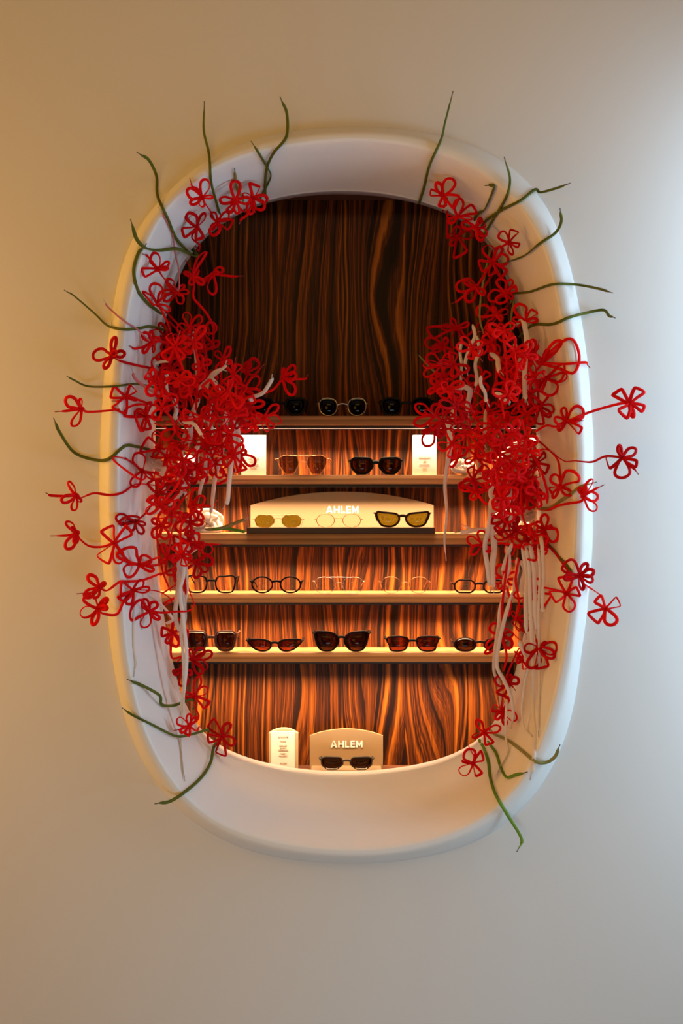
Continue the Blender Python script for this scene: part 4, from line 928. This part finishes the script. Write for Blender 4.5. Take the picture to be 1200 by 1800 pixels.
WHITES = [
 ('783,735 788,760 790,790 782,850 785,900 781,950 784,986', 9, .12, .12, 'long white lace hanging alone past the third shelf, right of centre', 1.2),
 ('918,563 924,585 925,610 922,650 922,690 928,712', 8.5, .08, .03, 'white lace hanging from a bright fold on the right reveal', .8),
 ('866,876 858,930 852,960 857,1000 862,1041', 8, .10, .15, 'white lace hanging over the narrow dark eyeglasses, left one', .3),
 ('868,870 866,930 870,960 866,1000 868,1043', 7.5, .12, .14, 'white lace hanging over the narrow dark eyeglasses, right one', -.4),
 ('863,872 862,910 867,960 862,1000 863,1012', 8, .11, .16, 'short white lace hanging between the two over the narrow dark eyeglasses', .3),
 ('900,955 890,980 884,1000 880,1010', 7, .12, .14, 'short white lace end hanging above the red flower by the narrow eyeglasses', .4),
 ('895,1030 880,1065 876,1100 870,1140 868,1180 878,1205 880,1260', 6.5, .12, .14, 'long white lace down the lower right edge of the wood, leftmost there', .8),
 ('900,1040 886,1090 877,1130 873,1170 885,1195 898,1225 902,1255 898,1281', 6.5, .10, .10, 'long white lace down the lower right lip, ending beside the third lowest flower', .8),
 ('912,1128 922,1150 929,1170 922,1200 917,1250 922,1280 938,1297', 6.5, .08, .04, 'white lace with a sharp kink on the lower right reveal', 1.4),
 ('925,960 930,1000 932,1080 937,1170 936,1240 940,1290 937,1345 931,1371', 6.5, .09, .03, 'longest pale lace hanging down the lower right reveal to the rim', .8),
 ('945,960 949,1010 946,1080 948,1160 947,1230 946,1296', 6, .08, .04, 'pale lace hanging on the right reveal, nearest the rim', .5),
 ('950,945 955,1000 953,1060 955,1088', 7, .07, .05, 'short pale lace on the right reveal beside the flower before the laces', .4),
 ('932,955 938,1000 940,1060 943,1118', 8, .09, .06, 'wide pale lace on the right reveal behind the lower flowers', .4),
 ('920,960 926,1010 924,1060 925,1125', 8, .10, .08, 'wide pale lace next to the right lip, ending above the crimson flower', .3),
 ('890,1235 888,1290 893,1320 880,1345 873,1362', 5, .10, .07, 'thin pale lace trailing over the lower right reveal beside the green laces', .8),
 ('303,1088 285,1065 262,1045 247,1038 238,1048 235,1070 234,1130 238,1165 235,1190', 4.6, .10, .05, 'thin white lace arched over and hanging down the left reveal', .5),
 ('318,955 313,1010 322,1060 318,1110 322,1160 322,1250 318,1300 321,1340 325,1373', 7, .13, .08, 'longest white lace down the lower left side, its tip below the flowers', 1.2),
 ('325,950 322,1010 316,1040 322,1090 328,1160 320,1235 316,1262', 7, .11, .10, 'white lace beside the longest left one, ending above the green laces', .8),
 ('310,960 316,1000 312,1040 308,1080 316,1120', 8, .14, .13, 'short wide white lace left of the square black eyeglasses', .4),
 ('330,945 325,985 328,1030 324,1060 326,1105', 8, .12, .12, 'wide white lace right against the square black eyeglasses', .4),
 ('397,715 395,760 388,800 378,840 373,880 369,914', 8.5, .10, .13, 'white lace hanging past the second shelf edge, ending level with the wide stand', .5),
 ('412,750 408,800 403,845 400,880 391,895', 7.5, .11, .14, 'white lace hanging rightmost below the left cluster', .4),
 ('362,800 360,830 352,860 349,884', 6.5, .12, .14, 'short white lace under the second shelf between red flowers, left side', .4),
 ('335,835 322,860 305,880 288,895', 8, .12, .15, 'white lace slanting down left below the second shelf', .4),
 ('318,840 322,855 326,868 327,885', 5.5, .11, .15, 'short white lace crossing the slanting one', .4),
 ('362,688 366,668 376,655 388,650 398,652', 7.5, .08, .03, 'pale lace bent over high on the left cluster', .5),
 ('345,687 360,672 378,658 395,645 398,634', 6, .08, .04, 'pale lace slanting up to the right across the bent one', .6),
 ('370,664 380,675 385,690 383,705', 7.5, .06, .08, 'short pale lace curving down to the right of the bent one', .4),
 ('343,578 340,595 343,612 346,650 348,690', 6, .12, .11, 'narrow white lace hanging high in the left cluster', .4),
 ('445,705 440,700 460,692 470,680 477,668 478,658', 6.5, .10, .05, 'pinkish lace end pointing up right above the top shelf, left side', .5),
 ('320,742 340,745 352,762 358,770', 6, .02, -.03, 'short white lace lying over the middle of the left cluster', .6),
 ('395,725 393,745 395,760', 7, .05, .06, '@L', .4), ('340,720 350,735 365,742', 6, .07, .05, '@L', .6), ('375,700 368,730 380,765', 7, .07, .08, '@L', .5),
 ('350,700 335,735 330,790', 8, .10, .12, '@L', .5), ('375,760 370,800 376,835', 8, .12, .14, '@L', .3), ('350,775 346,810 350,850', 8, .12, .14, '@L', .3), ('325,760 318,800 322,835', 9, .13, .15, '@L', .3),
 ('290,820 285,850 290,880', 9, .12, .12, '@L', .3), ('300,690 310,720 318,745', 7, .06, .04, '@L', .3), ('285,650 292,675 300,700', 6, .05, .05, '@L', .3), ('405,735 418,780 414,830', 8, .11, .14, '@L', .3),
 ('270,905 280,885 290,870', 5, .07, .06, '@L', .3), ('272,640 283,636 294,634', 4.5, .03, .0, '@L', .3),
 ('811,600 811,640 808,680', 5.5, .12, .10, '@R', .3), ('830,570 826,610 822,660', 6, .11, .09, '@R', .3), ('838,590 835,640 833,690', 6, .10, .08, '@R', .3), ('905,600 915,640 908,690', 8, .13, .13, '@R', .3), ('925,640 928,680 920,720', 9, .12, .12, '@R', .3),
 ('805,690 815,680 826,690 824,735', 9, .07, .08, '@R', .4), ('795,720 788,745 786,790', 11, .10, .12, '@R', .3), ('800,740 794,765 788,800', 10, .12, .13, '@R', .3), ('853,720 852,760 855,790', 6, .08, .08, '@R', .3), ('860,620 875,640 885,660', 8, .10, .08, '@R', .3),
 ('870,690 880,700 895,712', 6, .02, .0, '@R', .3), ('845,660 852,690 860,715', 6, .04, .02, '@R', .3), ('890,840 895,880 900,905', 9, .12, .12, '@R', .3), ('855,830 862,870 880,910', 8, .11, .10, '@R', .3), ('905,870 902,900 900,925', 8, .07, .06, '@R', .3),
 ('908,980 905,1020 900,1060', 8, .13, .14, '@R', .3), ('890,960 893,1000 890,1040', 8, .13, .14, '@R', .3), ('915,985 918,1020 922,1055', 8, .12, .12, '@R', .3),
]
GWL = 'white laces threaded through the left cluster'; GWR = 'white laces threaded through the right cluster'
for p, wpx, Y0, Y1, lab, tw in WHITES:
    grp = 'white laces hanging from the flower clusters'; fr = True
    if lab == '@L': lab, grp, fr = 'short white lace threaded among the red flowers of the left cluster', GWL, False
    if lab == '@R': lab, grp, fr = 'short white lace threaded among the red flowers of the right cluster', GWR, False
    pts = prs(p); R = random.Random(int(pts[0][0]*5+pts[0][1]))
    if not fr:
        q = [pts[0]]
        for a_, b_ in zip(pts, pts[1:]): q += [((a_[0]+b_[0])/2+R.uniform(-7, 7), (a_[1]+b_[1])/2), b_]
        pts = q
    lace('white_lace', lab, 'shoelace', pts, 'white', wpx*1.2, Y0, Y1, tuck=fr and opening_r(*pts[0])[0] > .9*opening_r(*pts[0])[1], group=grp, phi=R.uniform(-.3, .2), twist=tw*R.choice([-1, 1]), th=.0014)
lace('pink_lace', 'thin pink lace hanging down the upper left reveal', 'shoelace', prs('314,510 314,473 308,447 303,413 294,391 278,364'), 'pink', 3.2, .12, .08, group='pink laces on the left reveal')
lace('pink_lace', 'thin pink lace slanting up over the left rim', 'shoelace', prs('262,598 240,578 215,562 190,540 181,526'), 'pink', 3.4, .05, -.07, group='pink laces on the left reveal')
lace('pink_lace', 'pink-red lace curving up left over the left reveal above the four-loop flower', 'shoelace', prs('300,700 280,693 255,680 237,665 230,644'), 'pink', 6, .06, .0, group='pink laces on the left reveal')
lace('red_lace', 'long crimson lace falling straight from the right cluster to the green lace', 'shoelace', prs('921,745 925,770 932,790 945,815 955,840 962,868 961,885'), 'red', 5.5, .06, .03, ag=None, twist=1.)
for i, (p, wpx, lab) in enumerate([
 ('325,960 322,1000 326,1040 322,1080 324,1110', 5.5, 'red lace hanging through the white laces at lower left'),
 ('318,860 300,880 282,900 275,930 285,1000 300,1040', 6, 'broad red lace running down the left lip past the third shelf'),
 ('893,975 885,1040 882,1080 890,1100', 5, 'red lace hanging beside the red flower at the right end of the fourth shelf'),
 ('912,980 906,1020 912,1060 905,1090', 5, 'red lace hanging down the right lip at fourth shelf height'),
 ('880,1120 890,1150 885,1180', 4.5, 'short red lace on the lower right wood edge'),
 ('890,1030 897,1060 893,1085', 5, 'short red lace between the white laces right of the fourth shelf')]):
    lace('red_lace', lab, 'shoelace', prs(p), 'red3' if i % 2 else 'red', wpx, .11, .13, ag=None, tuck=False, twist=1.)

# ------------------------------------------------------------- bunched white laces
def bundle(cx, cy, rx, ry, label, Y, n=8, seed=1, wpx=7, rest=None):
    R = random.Random(seed); c = at(cx, cy, Y) if rest is not None else place(cx, cy, Y, .02)
    if rest is not None: c.z = max(c.z, rest+ry*(D0+Y)/F*.55)
    root = empty('lace_bundle', c); tag(root, label, 'lace bundle', 'bunched white laces at the shelf ends')
    sc = (D0+Y)/F
    for k in range(n):
        a = R.uniform(0, PI); rr = R.uniform(.6, 1.)
        P = []
        ox, oz = R.uniform(-.25, .25)*rx*sc, R.uniform(-.25, .25)*ry*sc; tl = R.uniform(-.6, .6)
        for i in range(12):
            t = 2*PI*i/12
            x = rx*sc*rr*math.cos(t)*R.uniform(.9, 1.1); z = ry*sc*rr*math.sin(t)*R.uniform(.9, 1.1)*R.choice([1, 1, .8]); y = .012*math.sin(t*1.+a*3)*rr+R.uniform(-.003, .003)
            q = c+Vector((ox+x*math.cos(tl)-z*math.sin(tl), y*1.3, oz+x*math.sin(tl)+z*math.cos(tl)))
            if rest is not None: q.z = max(q.z, rest+.003+.0005*k)
            P.append(q)
        v, f = sweep(catmull(P, 3, True), wpx*sc, .0022, phi=R.uniform(-.8, .8), closed=True)
        fix(link('lace_loop', v, f, M['white'], root))
    b = MB(); P = [c+Vector((.006*math.cos(2*PI*i/10), -.004+.014*math.sin(2*PI*i/10), .004*math.sin(2*PI*i/10))) for i in range(10)]
    b.add(*sweep(P, .008, .002, closed=True)); b.link('knot', M['white'], root, smooth=True)
bundle(355, 922, 30, 21, 'blown-out white lace bundle at the left end of the third shelf', .285, 12, 1, 9, r3)
bundle(281, 806, 15, 17, 'small white lace bundle at the left lip by the second shelf', .17, 7, 2)
bundle(328, 820, 14, 14, 'small white lace bundle deeper in at the left end of the second shelf', .285, 8, 3, 8, r2)
bundle(922, 810, 30, 34, 'large white lace bundle at the right end of the second shelf', .285, 14, 4, 10, r2)
bundle(885, 806, 20, 14, 'white lace bundle left of the large one on the second shelf', .285, 8, 5, 8, r2)
bundle(815, 820, 22, 10, 'flat white lace bundle lying at the right on the second shelf edge', .28, 7, 6, 7, r2)
bundle(893, 922, 28, 24, 'white lace bundle at the right end of the third shelf', .285, 11, 7, 9, r3)
bundle(925, 905, 14, 10, 'small white lace bundle over the right lip at third shelf height', .17, 6, 8)
bundle(330, 955, 18, 18, 'small white lace bundle below the left end of the third shelf', .18, 6, 9)
lace('white_lace', 'white laces lying flat along the right part of the third shelf', 'shoelace', prs('885,930 860,931 835,932 815,935 798,936'), 'white', 9, .235, .245, tuck=False, group=None)
lace('white_lace', 'short white lace end pointing up left on the right part of the third shelf', 'shoelace', prs('835,932 825,929 818,925 812,922'), 'white', 3.5, .24, .24, tuck=False, group=None)
# tell the cluster pieces apart by where they sit against the shelves
ROWS = [(600, 'at its very top'), (645, 'high above the top shelf'), (690, 'just above the top shelf'), (735, 'level with top shelf sunglasses'), (785, 'just under the top shelf'), (840, 'level with the second shelf'), (895, 'at wide stand arch height'), (945, 'level with third shelf edge'), (9999, 'below the third shelf')]
ORD = {1: [''], 2: [', upper one', ', lower one'], 3: [', top of three', ', middle of three', ', bottom of three']}
NTH = ['topmost', 'second from top', 'third from top', 'fourth from top', 'fifth from top', 'sixth from top', 'seventh from top', 'eighth from top']
zones = {}
for o in [o for o in bpy.data.objects if o.parent is None and o.get('group') in (GL, GR, GWL, GWR)]:
    p = o.location; d = p.y+D0; px = 600+p.x*F/d; py = 900-(p.z-ZC)*F/d
    left = o['group'] in (GL, GWL); kindw = 'red lace flower' if o['group'] in (GL, GR) else 'short white lace'
    if left: col = 'outer side' if px < 300 else 'middle' if px < 365 else 'inner side'
    else: col = 'inner side' if px < 815 else 'middle' if px < 885 else 'outer side'
    row = next(t for y, t in ROWS if py < y)
    zones.setdefault('%s, %s of %s cluster, %s' % (kindw, col, 'left' if left else 'right', row), []).append((py, o))
for z, L in zones.items():
    L.sort(key=lambda a: a[0]); n = len(L)
    for i, (_, o) in enumerate(L): o['label'] = z+(ORD[n][i] if n in ORD else ', '+NTH[i])
print('flowers', NFL, 'objects', len(bpy.data.objects))
